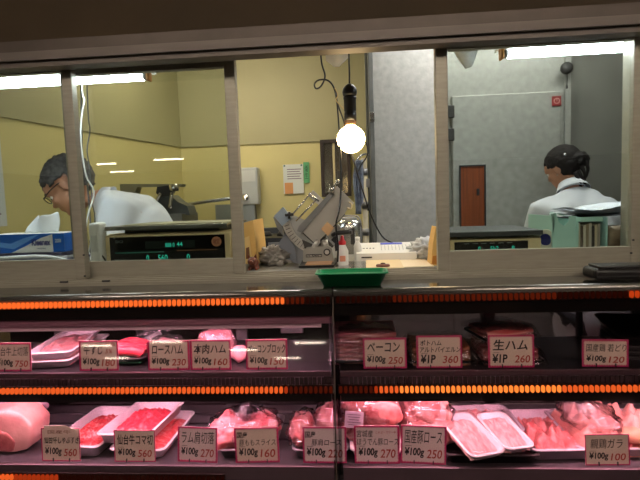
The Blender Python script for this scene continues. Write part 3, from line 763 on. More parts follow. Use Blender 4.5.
for j in range(8):
    for i in range(n): b.bm.faces.new((g[j][i], g[j][i + 1], g[j + 1][i + 1], g[j + 1][i]))
ts = b.done('tissue', mat('tissue', (232, 236, 240), .9), o, smooth=True)
sm = ts.modifiers.new('s', 'SOLIDIFY'); sm.thickness = .001
# folded papers under
o = thing('newspaper', 'stack of folded striped flyers beneath the blue tissue box', 'newspaper', V((at(28, 258, 1.46).x, 1.495, ZW)))
W2 = at(74, 258, 1.45).x - o.location.x
NH = at(30, 252.5, 1.455).z - ZW - .001
for i, (c_, f0, f1) in enumerate((((150, 152, 156), 0, .42), ((206, 208, 212), .42, .6), ((60, 66, 110), .6, .72), ((214, 214, 218), .72, .84), ((70, 66, 90), .84, 1))):
    B().b2((W2 - .26 - i * .003, -.055 + .003 * i, NH * f0 + .0002), (W2 - i * .006, .075, NH * f1 - .0002), bev=.0015).done('folded_sheet', mat('flyer%d' % i, c_, .7, var=.5, vs=60, stretch=(1, 1, 1)), o)
B().tube([(W2 - .26, -.056, NH * .80), (W2 - .12, -.056, NH * .86), (W2 - .06, -.055, NH * .78), (W2 - .02, -.05, NH * .62)], .0055, 8).done('rolled_edge', mat('flyer_edge', (226, 228, 232), .6), o)
# notice at far left
p = at(2, 178, 2.5)
wl_n = V((1, -dx, 0)).normalized(); 
yN = 2.42; xN = c0.x - dx * (4 - yN) + .006
o = thing('wall_notice', 'white notice sheet pinned on the left wall edge', 'notice', V((xN, yN, at(2, 226, yN).z)), math.atan2(1, dx))
B().b2((-.30, -.004, 0), (-.03, -.001, at(2, 132, yN).z - at(2, 226, yN).z)).done('sheet', mat('notice_white', (205, 208, 206), .6), o)
b = B()
for i in range(9): b.b2((-.28, -.0052, .06 + i * .042), (-.06 - (i % 3) * .02, -.0042, .068 + i * .042))
b.done('print_lines', mat('print_grey', (120, 92, 110)), o)
# white charger / device beside stile
o = thing('plastic_stand', 'narrow upright white plastic box left of the left scale', 'container', on(100, 260, 1.455))
hb2 = at(100, 222.5, 1.455).z - ZW
B().box((0, 0, hb2 / 2), (.036, .05, hb2), bev=.008, seg=3).done('body', white, o)
B().box((0, -.0255, hb2 * .6), (.022, .001, .05), bev=.0003).done('recess', mat('white_shade', (205, 205, 202), .5), o)

# scales -----------------------------------------------------------------
teal = emit('digits_teal', (70, 240, 200), .55)
scr = mat('screen_black', (10, 11, 12), .15, coat=.6)
def scale(label, pxl, pxr, pyt, pyb, Y, pan_py, rows, body_top):
    xl = at(pxl, pyb, Y).x; xr = at(pxr, pyb, Y).x; w = xr - xl
    o = thing('weighing_scale', label, 'scale', V(((xl + xr) / 2, Y, ZW)))
    zt_ = at((pxl + pxr) / 2, pyt, Y).z - ZW; zb_ = at((pxl + pxr) / 2, pyb, Y).z - ZW
    b = B(); b.prism([(-w / 2, 0, .012), (-w / 2, 0, zt_), (-w / 2, .03, zt_ + .006), (-w / 2, .26, zt_ + .0), (-w / 2, .26, .012)], (w, 0, 0)); b.done('body', cream, o)
    for sx in (-1, 1):
        for y in (.03, .22): B().cyl((sx * (w / 2 - .03), y, 0), (sx * (w / 2 - .03), y, .013), .014).done('foot', black, o)
    return o, w, zt_, zb_
o, w, zt_, zb_ = scale('left weighing scale with a wide black display and steel pan', 107, 231, 234.5, 262, 1.46, 0, 0, 0)
B().b2((-w / 2 + .014, -.003, zb_ - .02), (w / 2 - .016, 0, zt_ - .004), bev=.001).done('display_panel', scr, o)
hp = zt_ - zb_
d = B(); 
t_ = o
for (s, a, c_, e, f, nm) in (('888 0', -.005, .022, .55, .70, 'digits'), ('44', .028, .045, .57, .72, 'digits'), ('0', -.062, -.054, .05, .28, 'digits'), ('560', -.028, .000, .05, .28, 'digits'), ('0', .055, .064, .05, .28, 'digits')):
    text(o, s, a * w / .36, c_ * w / .36, zb_ + e * hp, zb_ + f * hp, -.0036, teal, nm, .01)
text(o, 'DIGI', -w / 2 + .035, -w / 2 + .058, zb_ + hp * .74, zb_ + hp * .84, -.0036, mat('print_pale', (130, 140, 140), .5), 'maker_mark', .0)
text(o, 'MAX 15kg', -w / 2 + .028, -w / 2 + .065, zb_ + hp * .08, zb_ + hp * .16, -.0036, mat('print_pale', (130, 140, 140)), 'capacity_print', .0)
B().b2((-w / 2 + .03, -.0036, zb_ + hp * .36), (-.01, -.003, zb_ + hp * .40)).done('green_line', mat('line_green', (50, 120, 110), .5), o)
B().b2((.03, -.0036, zb_ + hp * .40), (w / 2 - .04, -.003, zb_ + hp * .43)).done('brown_line', mat('line_brown', (120, 84, 50), .5), o)
B().b2((-.07, -.0034, zb_ + hp * .5), (.09, -.003, zb_ + hp * .78)).done('display_window', mat('lcd_dark', (28, 36, 34), .2), o)
B().cyl((w / 2 - .042, -.0035, zb_ + hp * .70), (w / 2 - .042, -.003, zb_ + hp * .70), .0155, seg=28).done('round_sticker', mat('sticker', (176, 120, 88), .5), o)
text(o, '検定', w / 2 - .052, w / 2 - .032, zb_ + hp * .6, zb_ + hp * .8, -.0042, mat('sticker_ink', (120, 60, 44), .5), 'sticker_mark', .01)
zp = at(170, 226, 1.46).z - ZW
b = B(); b.b2((-w / 2 + .006, -.012, zp - .002), (w / 2 - .004, .262, zp + .004), bev=.002); b.b2((-w / 2 + .006, -.012, zp - .009), (w / 2 - .004, -.008, zp - .001)); b.done('pan', steel, o)
B().b2((-w / 2 + .05, .03, zt_ + .003), (w / 2 - .04, .22, zp - .003)).done('pan_support', darkgrey, o)
B().b2((-w / 2 + .05, .02, zp + .0045), (w / 2 - .02, .245, zp + .007)).done('pan_mat', mat('pan_olive', (150, 142, 112), .5), o)
o, w, zt_, zb_ = scale('right weighing scale with dark grey pan behind the right window', 449, 541, 239.5, 252, 1.46, 0, 0, 0)
B().b2((-w / 2 + .016, -.003, zb_ - .02), (w / 2 - .038, 0, zt_ - .005), bev=.001).done('display_panel', scr, o)
hp = zt_ - zb_
for (s, a, c_) in (('0', -.055, -.047), ('5b2', -.015, .012), ('8', .054, .064)):
    text(o, s, a * w / .3, c_ * w / .3, zb_ + .1 * hp, zb_ + .48 * hp, -.0036, teal, 'digits', .01)
b = B()
for i in range(6): b.b2((-.09 + i * .025, -.0036, zb_ + hp * .70), (-.075 + i * .025, -.003, zb_ + hp * .75))
b.done('panel_marks', mat('print_pale', (130, 140, 140)), o)
zp = at(500, 231, 1.46).z - ZW
B().b2((-w / 2 - .002, -.012, zp - .014), (w / 2 + .002, .27, zp + .001), bev=.002).done('pan', mat('pan_grey', (92, 94, 96), .4, .7), o)
B().b2((-w / 2 + .03, .02, zt_ + .003), (w / 2 - .03, .22, zp - .0145)).done('pan_support', mat('clear_grey', (120, 124, 122), .3), o)

# cream file box right of left scale
def slab(name, label, cat, pts, Y, th, m, nm):
    p0 = at(*pts[0], Y); o = thing(name, label, cat, V((p0.x, Y, ZW)))
    B(o.location).trace(pts, Y, th).done(nm, m, o); return o
yel = mat('manila', (226, 184, 108), .6, var=.1)
o = slab('file_box', 'open cream cardboard file box right of the left scale', 'file box', [(243, 264), (243, 223), (253, 220), (258, 262), (258, 264)], 1.50, .16, yel, 'back')
q = at(247, 262, 1.49); 
B(o.location).trace([(244, 264), (244, 238), (249, 236), (252, 262), (252, 264)], 1.492, .006, ).done('front_flap', mat('manila_light', (236, 206, 140), .6), o)
B(o.location).trace([(246, 259), (246, 248), (249, 247), (250, 259)], 1.4905, .001).done('brown_label', mat('brown_label', (120, 80, 50), .6), o)
# pig figurine
o = thing('pig_figurine', 'small brown pig figurine on the sill by the cream file box', 'figurine', on(253, 268, 1.445))
br = mat('glazed_brown', (120, 56, 34), .3, coat=.5, var=.3, vs=30)
b = B(); b.ball((0, .012, .020), (.016, .022, .017), None, 3); b.ball((0, -.006, .028), (.0145, .0145, .0145), None, 3); b.cyl((0, -.018, .026), (0, -.025, .0255), .0065, .0062, 14)
for sx in (-1, 1):
    for y in (.0, .024): b.cyl((sx * .009, y, 0), (sx * .009, y, .012), .005, .006, 12)
b.done('body', br, o)
for sx in (-1, 1):
    b = B(); b.prism([(sx * .003, -.006, .038), (sx * .014, -.006, .036), (sx * .013, -.008, .051)], (0, .004, 0)); b.done('ear', br, o)
    B().ball((sx * .006, -.0185, .032), .0016, None, 2).done('eye', black, o)
    B().ball((sx * .0023, -.0252, .0255), .001, None, 1).done('nostril', black, o)
# crumpled wrap
o = thing('crumpled_wrap', 'crumpled grey plastic wrap beside the pig figurine', 'wrap', on(274, 262, 1.56))
B().ball((0, 0, .028), (.052, .05, .03), None, 4, .7, 20, 3).done('wrap', mat('grey_wrap', (170, 165, 158), .3, c2=(100, 96, 92), vs=28, bump=.8, bs=40), o)
for v in o.children[0].data.vertices: v.co.z = max(v.co.z, .001)

# ---------------- slicer
SY = 1.60
o = thing('meat_slicer', 'tilted silver meat slicer in the open middle window', 'slicer', V((at(310, 262, SY).x, SY, ZW)))
P = V(o.location)
cast = mat('cast_alloy', (176, 172, 164), .35, .45, var=.12, vs=12)
plate = mat('brushed_alloy', (214, 210, 202), .28, .5, var=.1, vs=8)
b = B(P); pts = [(303, 262), (303, 251), (306, 248), (328, 246), (332, 249), (334, 262)]; b.trace(pts, 1.50, .16); b.done('base', cast, o)
b = B(P); p = at(327, 252, 1.499); b.lathe([(0, 0), (.011, 0), (.011, .003), (.0085, .004), (0, .004)], p, (0, -1, 0)); b.done('dial', darkgrey, o)
b = B(P); b.cyl((p.x, 1.4945, p.z), (p.x, 1.4935, p.z), .007, seg=20); b.done('dial_face', plate, o)
p0 = at(306, 256, 1.4995); p1 = at(322, 256, 1.4995)
b = B(P); b.b2((p0.x, 1.497, p0.z - .004), (p1.x, 1.4995, p0.z + .005)); b.done('name_plate', darkgrey, o)
text(o, 'REMACOM', p0.x - P.x + .002, p1.x - P.x - .002, p0.z - P.z - .0025, p0.z - P.z + .003, 1.4965 - P.y, plate, 'plate_lettering', .01)
# splayed dark pan under base
b = B(P); b.prism([(V((at(299, 263, 1.46).x, 1.455, ZW + .002))), V((at(334, 264, 1.46).x, 1.455, ZW + .002)), V((at(338, 263, 1.46).x, 1.56, ZW + .012)), V((at(300, 262, 1.46).x, 1.56, ZW + .012))], (0, 0, .006)); b.done('drip_pan', black, o)
b = B(P); b.prism([(V((at(305, 263, 1.46).x, 1.46, ZW + .009))), V((at(331, 264, 1.46).x, 1.46, ZW + .009)), V((at(333, 263, 1.46).x, 1.53, ZW + .018)), V((at(307, 262, 1.46).x, 1.53, ZW + .018))], (0, 0, .002)); b.done('pan_liner', mat('liner_tan', (196, 150, 110), .5), o)
# motor housing lower left (slanted block)
b = B(P); b.trace([(279, 243), (289, 229), (302, 246), (306, 256), (300, 264), (288, 262)], 1.56, .13); b.done('motor_housing', mat('housing_grey', (140, 142, 148), .35, .1), o)
b = B(P); b.trace([(278, 244), (287, 231), (292, 236), (297, 262), (287, 261)], 1.552, .01); b.done('housing_cover', mat('cover_grey', (122, 126, 136), .35, .1), o)
# blade disc and its guard: circle centred lower right, tilted
cb = at(306, 226, 1.575); ax = V((-.30, -1, .20)).normalized()
b = B(P)
cc = at(311, 224, 1.56)
n = 26
def arc(cx, cy, r, a0, a1, n): return [(cx + r * math.cos(a0 + (a1 - a0) * i / n), cy - r * math.sin(a0 + (a1 - a0) * i / n)) for i in range(n + 1)]
o_arc = arc(322, 214, 41, math.radians(176), math.radians(248), n); i_arc = arc(322, 214, 33, math.radians(176), math.radians(248), n)
b.trace(o_arc + i_arc[::-1], 1.535, .03); b.done('blade_guard', plate, o)
b = B(P)
for i in range(2, n, 2):
    a = math.radians(176) + (math.radians(72)) * i / n
    q0 = at(322 + 34.5 * math.cos(a), 214 - 34.5 * math.sin(a), 1.534); q1 = at(322 + 39.5 * math.cos(a), 214 - 39.5 * math.sin(a), 1.534)
    b.tube([q0, q1], .0011, 6, 1)
b.done('guard_ribs', mat('rib_grey', (110, 108, 104), .4, .6), o)
b = B(P); b.trace(arc(322, 214, 34, math.radians(178), math.radians(258), 30) + [(318, 226)], 1.545, .006); b.done('blade', mat('blade_steel', (206, 206, 204), .25, .3), o)
# carriage plate: big slanted sheet
b = B(P); b.trace([(300, 231), (335, 193), (349, 207), (343, 216), (316, 244)], 1.515, .012); b.done('carriage_plate', plate, o)
b = B(P); b.trace([(297, 231), (299, 226), (334, 188), (338, 190), (302, 233)], 1.508, .028); b.done('carriage_rail', steeld, o)
b = B(P); b.trace([(332, 192), (337, 186), (354, 203), (349, 209)], 1.505, .04); b.done('end_plate', plate, o)
b = B(P); b.trace([(321, 229), (327, 222), (334, 228), (328, 236)], 1.49, .03); b.done('pusher_block', mat('tan_plastic', (214, 172, 128), .5), o)
b = B(P); b.trace([(326, 234), (338, 224), (341, 228), (331, 240)], 1.495, .03); b.done('pusher_arm', cast, o)
b = B(P)
for a_, c_ in (((291, 216), (311, 193)), ((296, 221), (317, 199))): b.tube([at(*a_, 1.52), at(*c_, 1.52)], .0026, 8, 1)
b.tube([at(309, 193, 1.52), at(319, 201, 1.52)], .0035, 8, 1); b.done('guide_rod', chrome, o)
b = B(P); b.trace([(308, 196), (313, 190), (325, 201), (321, 207)], 1.525, .008); b.done('slice_plate', plate, o)
b = B(P); b.trace([(274, 216), (283, 207), (292, 218), (282, 226)], 1.53, .012); b.done('thickness_plate', mat('pale_blue_metal', (178, 196, 214), .3, .5), o)
b = B(P); b.trace([(273, 217), (282, 226), (283, 236), (277, 228)], 1.532, .03); b.done('plate_side', steeld, o)
b = B(P); p = at(289, 215, 1.51); b.cyl((p.x - .012, 1.51, p.z), (p.x + .014, 1.51, p.z + .002), .005); b.cyl((p.x, 1.51, p.z - .012), (p.x + .002, 1.51, p.z + .010), .004); b.done('thumb_screw', black, o)
b = B(P); p = at(331, 189, 1.50); b.cyl((p.x, 1.50, p.z - .012), (p.x + .004, 1.50, p.z + .010), .009); b.ball((p.x + .022, 1.50, p.z + .022), .007); b.tube([(p.x, 1.5, p.z), (p.x + .022, 1.5, p.z + .022)], .003, 8, 1); b.done('tension_knob', steel, o)
b = B(P); b.tube([at(333, 235, 1.49), at(338, 233, 1.47), at(352, 232, 1.46)], .007, 12, 3); b.done('handle', black, o)
b = B(P); b.trace([(302, 240), (316, 246), (326, 238), (334, 246), (330, 250), (306, 252)], 1.53, .08); b.done('gap_shadow', mat('gap_shadow_dark', (58, 56, 52), .5), o)  # dark block painted as the shadow gaps around the blade shaft
b = B(P)
for q0, q1 in (((300, 229), (334, 192)), ((303, 233), (317, 246)), ((345, 214), (319, 243))): b.tube([at(*q0, 1.512), at(*q1, 1.512)], .0016, 6, 1)
b.done('edge_outline', darkgrey, o)  # dark outline along the plate edges, added for contrast
b = B(P); b.tube([at(318, 240, 1.51), at(312, 252, 1.52)], .009, 10, 1); b.tube([at(324, 240, 1.53), at(326, 249, 1.53)], .012, 10, 1); b.done('pivot_arm', cast, o)
b = B(P); q = at(347, 208, 1.50); b.tube([q, q + V((.012, 0, -.002)), q + V((.014, 0, .012)), q + V((.006, 0, .018))], .0028, 8, 3); b.done('release_hook', cream, o)

# stainless pot (air pot) behind
o = thing('steel_pot', 'rounded stainless hot water pot behind the slicer handle', 'pot', on(350, 250, 1.86))
w = .105; h_ = at(350, 218, 1.86).z - ZW
b = B(); b.lathe([(0, 0), (.046, 0), (.05, .006), (.05, h_ * .72), (.047, h_ * .86), (.036, h_ * .95), (0, h_ * .97)]); b.done('body', steel, o)
B().lathe([(0, 0), (.03, 0), (.032, .006), (.02, .012), (0, .013)], (0, 0, h_ * .95)).done('lid', steeld, o)
B().box((.012, -.050, h_ * .5), (.016, .006, h_ * .45), bev=.004).done('gauge', darkgrey, o)
B().tube([(-.045, 0, h_ * .85), (-.03, 0, h_ * 1.05), (.03, 0, h_ * 1.05), (.045, 0, h_ * .85)], .003).done('bail_handle', steeld, o)
# squeeze bottle
o = thing('squeeze_bottle', 'clear squeeze bottle with a red cap beside the slicer', 'bottle', on(343, 264, 1.50))
h_ = at(343, 244, 1.5).z - ZW
B().lathe([(0, 0), (.016, 0), (.018, .004), (.018, h_ * .7), (.011, h_ * .92), (.009, h_)]).done('body', mat('milky', (226, 222, 214), .3, coat=.3), o)
B().lathe([(.0115, 0), (.0115, .01), (.007, .014), (.004, .028), (0, .029)], (0, 0, h_ - .002)).done('cap', mat('red_cap', (200, 30, 40), .4), o)
B().box((0, -.018, h_ * .35), (.018, .002, .018), bev=.001).done('label', mat('peach', (214, 140, 110), .5), o)
o = thing('squeeze_bottle', 'white capped bottle between the pot and the white box', 'bottle', on(358, 258, 1.62))
B().lathe([(0, 0), (.012, 0), (.013, .004), (.013, .05), (.008, .062), (.006, .07), (0, .07)]).done('body', white, o)
B().lathe([(.008, .068), (.008, .08), (0, .081)]).done('cap', white, o)
# white film box with blue label
o = thing('label_dispenser', 'low white box with a blue label beside the papers', 'box', on(386, 256, 1.64), -.03)
xw = (at(416, 250, 1.62).x - at(357, 250, 1.62).x); hh = at(386, 243, 1.7).z - ZW
b = B(); b.prism([(-xw / 2, -.05, 0), (-xw / 2, -.05, .026), (-xw / 2, .06, hh + .002), (-xw / 2, .06, 0)], (xw, 0, 0)); b.done('body', white, o)
sl = math.atan2(hh + .002 - .026, .11); R_ = Matrix.Rotation(sl, 3, 'X')
def onslope(x, y, e=.0008): return V((x, y, .026 + (y + .05) / .11 * (hh + .002 - .026) + e))
B().box(onslope(.02, .045), (.075, .016, .001), R_).done('blue_label', mat('blue_label', (70, 84, 200), .5), o)
b = B()
for i in range(9): b.box(onslope(-.015 + i * .012, .005), (.0015, .05, .001), R_)
b.done('slot_lines', mat('slot_grey', (160, 164, 168), .5), o)
B().box((-xw * .33, -.0505, .013), (.035, .001, .005)).done('dark_slot', darkgrey, o)
b = B()
for i in range(4): b.box(onslope(-xw * .38 + i * .011, .0), (.006, .006, .001), R_)
b.done('button', mat('button_grey', (120, 124, 128), .5), o)
# papers
def sheets(label, quad, m, th, name, cat, z=ZW):
    p = [atz(x, y, z) for x, y in quad]; c = sum(p, V()) / 4
    o = B(c); o.prism([q + V((0, 0, .0003)) for q in p], (0, 0, th)); return tag(o.done(name, m), label, cat)
sheets('pale metal strip lying left of the buff papers', [(336, 269), (368, 269), (366, 262), (338, 262)], steel, .002, 'metal_sheet', 'sheet')
sheets('buff paper pad in front of the white box', [(366, 269), (404, 269), (398, 257), (366, 257)], mat('buff', (228, 204, 160), .7), .004, 'paper_pad', 'paper')
sheets('cream paper sheet right of the buff pad', [(399, 268), (434, 267), (424, 259), (397, 261)], mat('cream_paper', (236, 220, 190), .7), .003, 'paper_sheet', 'paper')
o = thing('rubber_stamp', 'reddish brown round block lying on the buff paper pad', 'stamp', atz(383, 266.5, ZW + .0045))
B().lathe([(0, 0), (.020, 0), (.021, .003), (.019, .007), (0, .008)], seg=24, sy=.6).done('block', mat('brown_wood', (130, 74, 56), .5, var=.4, vs=60), o)
B().lathe([(0, .008), (.008, .008), (.006, .011), (0, .012)], seg=16, sy=.6).done('knob', mat('dark_wood', (80, 44, 34), .5), o)
# plastic bags right side
o = thing('plastic_bags', 'crumpled white plastic bag behind the cream carton', 'bag', on(425, 262, 1.62))
B().ball((0, 0, .03), (.05, .04, .036), None, 4, .6, 14, 12).done('bag', mat('bag_white', (214, 216, 216), .35, c2=(180, 184, 188), vs=20, bump=.7, bs=35), o)
for v in o.children[0].data.vertices: v.co.z = max(v.co.z, .001)
o = thing('black_clip', 'small black clip on the back edge of the white box', 'clip', on(408, 250, 1.72))
B().box((0, 0, .012), (.03, .015, .022), bev=.005).done('jaw', black, o); B().tube([(-.008, 0, .022), (0, 0, .04), (.008, 0, .022)], .0015).done('wire_lever', steeld, o)
o = slab('card_box', 'cream carton leaning by the frame of the right window', 'carton', [(431, 266), (433, 243), (436, 227), (441, 228), (441, 266)], 1.45, .08, mat('manila', (226, 184, 108)), 'carton')
B(o.location).trace([(432, 264), (433, 256), (439, 255), (440, 264)], 1.447, .003).done('amber_patch', mat('amber', (196, 128, 48), .5), o)

# tape dispenser, green file rack, papers
o = thing('tape_dispenser', 'blue tape dispenser with a white tape roll right of the right scale', 'tape dispenser', on(550, 252, 1.45), -.75)
zz = at(547, 240, 1.45).z - ZW
b = B(); b.prism([(-.012, 0, 0), (.035, 0, 0), (.035, 0, .025), (.028, 0, .038), (.018, 0, .025), (-.012, 0, .02)], (0, .035, 0)); b.done('base', mat('navy_plastic', (40, 48, 120), .35), o)
c = V((-.016, .012, max(zz, .034)))
b = B(); rg = []
for i in range(28):
    a = 2 * PI * i / 28; rg.append([b.bm.verts.new(c + V((r_ * math.cos(a), y_, r_ * math.sin(a)))) for r_, y_ in ((.030, -.008), (.030, .010), (.018, .010), (.018, -.008))])
for i in range(28):
    A_, C_ = rg[i], rg[(i + 1) % 28]
    for k in range(4): b.bm.faces.new((A_[k], A_[(k + 1) % 4], C_[(k + 1) % 4], C_[k]))
b.done('tape_roll', mat('tape_white', (224, 222, 206), .4), o)
B().cyl(c + V((0, -.005, 0)), c + V((0, .008, 0)), .0175).done('hub', mat('navy_plastic', (40, 48, 120)), o)
green = mat('mint_plastic', (178, 222, 216), .4)
FY = 1.44
o = thing('file_rack', 'mint green plastic file rack behind the right window', 'file rack', V((at(580, 250, FY).x, FY, ZW)))
P = V(o.location)
ntop = lambda x: [(x, 252), (x, 213), (x + 5, 213)]
b = B(P); b.trace([(553, 251), (551, 214), (556, 213), (559, 222), (564, 226), (568, 222), (570, 216), (576, 216), (577, 251)], FY, .004); b.done('front_panel', green, o)
for i, (xa, xb) in enumerate(((574, 577), (603, 606))):
    b = B(P); pa = at(xb, 251, FY); pt = at(xb, 217, FY)
    b.prism([(pa.x, FY, ZW + .001), (pa.x, FY + .20, ZW + .001), (pa.x, FY + .20, pt.z + .01), (pa.x, FY, pt.z)], (.004, 0, 0)); b.done('divider', green, o)
b = B(P); pl = at(553, 216, FY); b.prism([(pl.x, FY, ZW + .001), (pl.x, FY + .2, ZW + .001), (pl.x, FY + .2, pl.z), (pl.x, FY, pl.z)], (.004, 0, 0)); b.done('divider', green, o)
b = B(P); b.b2((pl.x, FY, ZW), (at(605, 251, FY).x, FY + .2, ZW + .003)); b.done('bottom', green, o)
b = B(P); b.b2((at(577, 220, FY).x, FY + .002, at(577, 222, FY).z), (at(603, 220, FY).x, FY + .008, at(590, 217, FY).z)); b.done('cross_bar', green, o)
fcols = [(196, 186, 168), (96, 82, 70), (222, 214, 200), (150, 134, 112), (206, 200, 190), (70, 66, 66), (212, 200, 176), (170, 160, 150)]
xx0 = at(579, 240, FY).x; xx1 = at(602, 240, FY).x
lab = ['leftmost cream', 'thin brown', 'second pale', 'tan', 'off-white', 'black', 'buff', 'rightmost grey']
for i, c_ in enumerate(fcols):
    x = xx0 + (xx1 - xx0) * i / 8
    q = B((x, FY + .02, ZW + .0035)); q.b2((x, FY + .008, ZW + .0035), (x + (xx1 - xx0) / 8 - .001, FY + .18, at(590, 223 + (i * 7 % 4), FY).z), bev=.0006)
    tag(q.done('file_folder', mat('folder%d' % i, c_, .6, var=.2, vs=60, stretch=(8, 1, .4))), lab[i] + ' folder standing in the mint green file rack', 'folder', 'folders in the green file rack')
o = thing('paper_bag', 'brownish clear bag of papers right of the green file rack', 'bag', on(618, 250, 1.47))
hh = at(618, 225, 1.47).z - ZW
b = B(); b.box((0, 0, hh / 2), (.068, .05, hh), bev=.012, seg=4)
bmesh.ops.subdivide_edges(b.bm, edges=b.bm.edges[:], cuts=3)
for v in b.bm.verts: v.co += V((noise.noise(v.co * 60), noise.noise(v.co * 55 + V((3, 1, 1))), noise.noise(v.co * 50) * .3)) * .006; v.co.z = max(v.co.z, .001)
b.done('bag', mat('brown_film', (176, 154, 130), .25, c2=(112, 92, 74), vs=24, bump=.8, bs=40, coat=.5), o, smooth=True)
# papers lying on the rack
o = thing('paper_stack', 'loose white printed sheets lying on top of the green file rack', 'paper', V((at(592, 218, FY + .06).x, FY + .08, at(590, 217, FY + .02).z)), .0, rot=(.02, -.04, .12))
zt0 = 0
B().b2((-.088, -.06, .001), (.13, .09, .0035)).done('dark_folder', mat('folder_navy', (58, 62, 76), .5), o)
for i in range(4):
    b = B(); w_, d_ = .105, .07; r_ = (i - 1.5) * .09; g = []
    for j in range(7):
        g.append([b.bm.verts.new(((k / 8 - .5) * 2 * w_, (j / 6 - .5) * 2 * d_, .006 + i * .0075 + .0045 * math.sin(k * .9 + i) + .003 * math.cos(j + i))) for k in range(9)])
    for j in range(6):
        for k in range(8): b.bm.faces.new((g[j][k], g[j][k + 1], g[j + 1][k + 1], g[j + 1][k]))
    bmesh.ops.rotate(b.bm, verts=b.bm.verts[:], matrix=Matrix.Rotation(r_, 3, 'Z')); bmesh.ops.translate(b.bm, verts=b.bm.verts[:], vec=(.02 + i * .006, .01, 0))
    b.done('sheet', mat('printed_sheet', (236, 240, 248), .8, c2=(176, 176, 196), vs=70, stretch=(1, 4, 1), thr=(.3, .42)), o, smooth=True)

# ================================================================== FIXTURES IN THE SHOP
def fixture(label, pa, pb, Y, nm, hang=True, m=tubem, r=.0155):
    A_ = at(*pa, Y); C_ = at(*pb, Y); zc = (A_.z + C_.z) / 2
    o = thing('fluorescent_lamp', label, 'lamp', V(((A_.x + C_.x) / 2, Y, zc)), group=nm)
    w = (C_.x - A_.x) / 2
    B().b2((-w, -.03, .022), (w, .03, .052), bev=.004).done('housing', mat('lamp_white', (214, 216, 216), .4), o)
    B().b2((-w, -.055, .016), (w, .055, .021)).done('reflector', white, o)
    B().cyl((-w + .022, 0, 0), (w - .022, 0, 0), r, seg=16).done('tube', m, o)
    for s in (-1, 1):
        B().cyl((s * (w - .022), 0, 0), (s * (w - .008), 0, 0), r * .9, seg=16).done('tube_cap', steeld, o)
        B().box((s * (w - .004), 0, .005), (.009, .03, .045), bev=.003).done('end_socket', mat('amber_socket', (190, 130, 60), .5), o)
        B().cyl((s * w * .6, 0, .05), (s * w * .6, 0, 2.75 - zc), .004, seg=8).done('hanger', steeld, o)
    return o
fixture('bright fluorescent tube lamp behind the left windows', (-120, 90), (150, 75.5), 1.47, None)
fixture('bright fluorescent tube lamp behind the right window', (500, 52.5), (720, 42), 1.445, None)
def ceil_lamp(label, c, ln, m, alongx=True):
    o = thing('ceiling_lamp', label, 'lamp', V((c[0], c[1], 2.75)), 0 if alongx else PI / 2)
    B().b2((-ln / 2, -.06, -.05), (ln / 2, .06, 0), bev=.006).done('housing', mat('lamp_white', (214, 216, 216)), o)
    for y in (-.03, .03): B().cyl((-ln / 2 + .03, y, -.066), (ln / 2 - .03, y, -.066), .015, seg=12).done('tube', m, o)
    return o
ceil_lamp('ceiling lamp over the shop floor by the left wall', (-.9, 3.0), 1.2, emit('shop_tube', (255, 244, 222), 62))
ceil_lamp('ceiling lamp over the shop floor before the cold room', (.9, 2.35), 1.2, emit('shop_tube2', (250, 248, 244), 56))
arc_l = emit('arcade_tube', (255, 240, 214), 22)
fill_l = emit('added_fill_tube', (255, 238, 218), 44)
far_spots = ((-6.6, -9.5, 'leftmost of the far row'), (-4.6, -9.0, 'second of the far row'), (-3.1, -10.6, 'third of the far row'), (-1.2, -9.4, 'fourth of the far row'), (-7.4, -12.2, 'at the far left end of the arcade'), (-2.2, -12.6, 'at the far middle end of the arcade'))
for x, y, s_ in far_spots: ceil_lamp('arcade ceiling lamp behind the viewer, ' + s_, (x, y), .8, arc_l)
for x, y, s_ in ((-1.5, -.9, 'near left'), (0.1, -.8, 'near middle'), (1.6, -.9, 'near right'), (-.8, -1.45, 'second row left'), (.9, -1.45, 'second row right')): ceil_lamp('added fill lamp just behind the viewer, ' + s_, (x, y), 1.1, fill_l)  # unseen fill lamps, added to brighten the window frames and price cards
box_s('wall_arcade_back', (-11, -14.1, 0), (11, -14, 2.75), fascia)

# hanging bulb
BY = 1.62
o = thing('hanging_bulb', 'glowing round bulb hanging on a black cord in the middle opening', 'lamp', at(351, 139, BY)); P = V(o.location)
s = 1 / F * BY
B().lathe([(0, -.047), (.018, -.0435), (.033, -.033), (.044, -.016), (.047, 0), (.044, .016), (.034, .031), (.022, .039), (.016, .043), (.015, .048)], seg=32, ).done('glass_bulb', bulbm, o, smooth=True)
B().lathe([(.0165, .044), (.019, .050), (.0195, .062), (.018, .064)], seg=24).done('brass_collar', mat('collar', (120, 92, 66), .4, .5), o)
B().lathe([(0, .060), (.0205, .060), (.0205, .085), (.019, .088), (.0205, .092), (.0205, .128), (.022, .130), (.022, .137), (.019, .14), (0, .14)], seg=24).done('socket', black, o)
B().lathe([(0, .140), (.022, .141), (.025, .152), (.022, .166), (.012, .176), (.004, .180), (0, .181)], seg=24).done('cord_cap', black, o)
B().tube([(0, 0, .178), (.001, 0, .3), (0, 0, 2.75 - P.z)], .003, 8, 3).done('cord', black, o)
o['label'] = 'glowing round bulb hanging on a black cord in the middle opening'
def cord(label, pts, r=.003, m=black, Y=None):
    w = [at(p[0], p[1], p[2]) for p in pts]; b = B(w[0]); b.tube(w, r, 8, 5); return tag(b.done('power_cord', m), label, 'cord')
z0c = 1.70
cord('black cord looping down from the ceiling left of the hanging bulb', [(319, 0, z0c), (320, 40, z0c), (321.5, 62, z0c), (325, 76, z0c), (321, 86, z0c), (316, 88.5, z0c), (314.5, 84, z0c), (319, 80, z0c), (328, 80.5, z0c), (334, 88, z0c), (338, 105, z0c), (345, 125, z0c + .02), (352, 155, z0c), (361, 185, z0c), (371, 215, z0c), (382, 236, z0c), (393, 243, 1.70)])
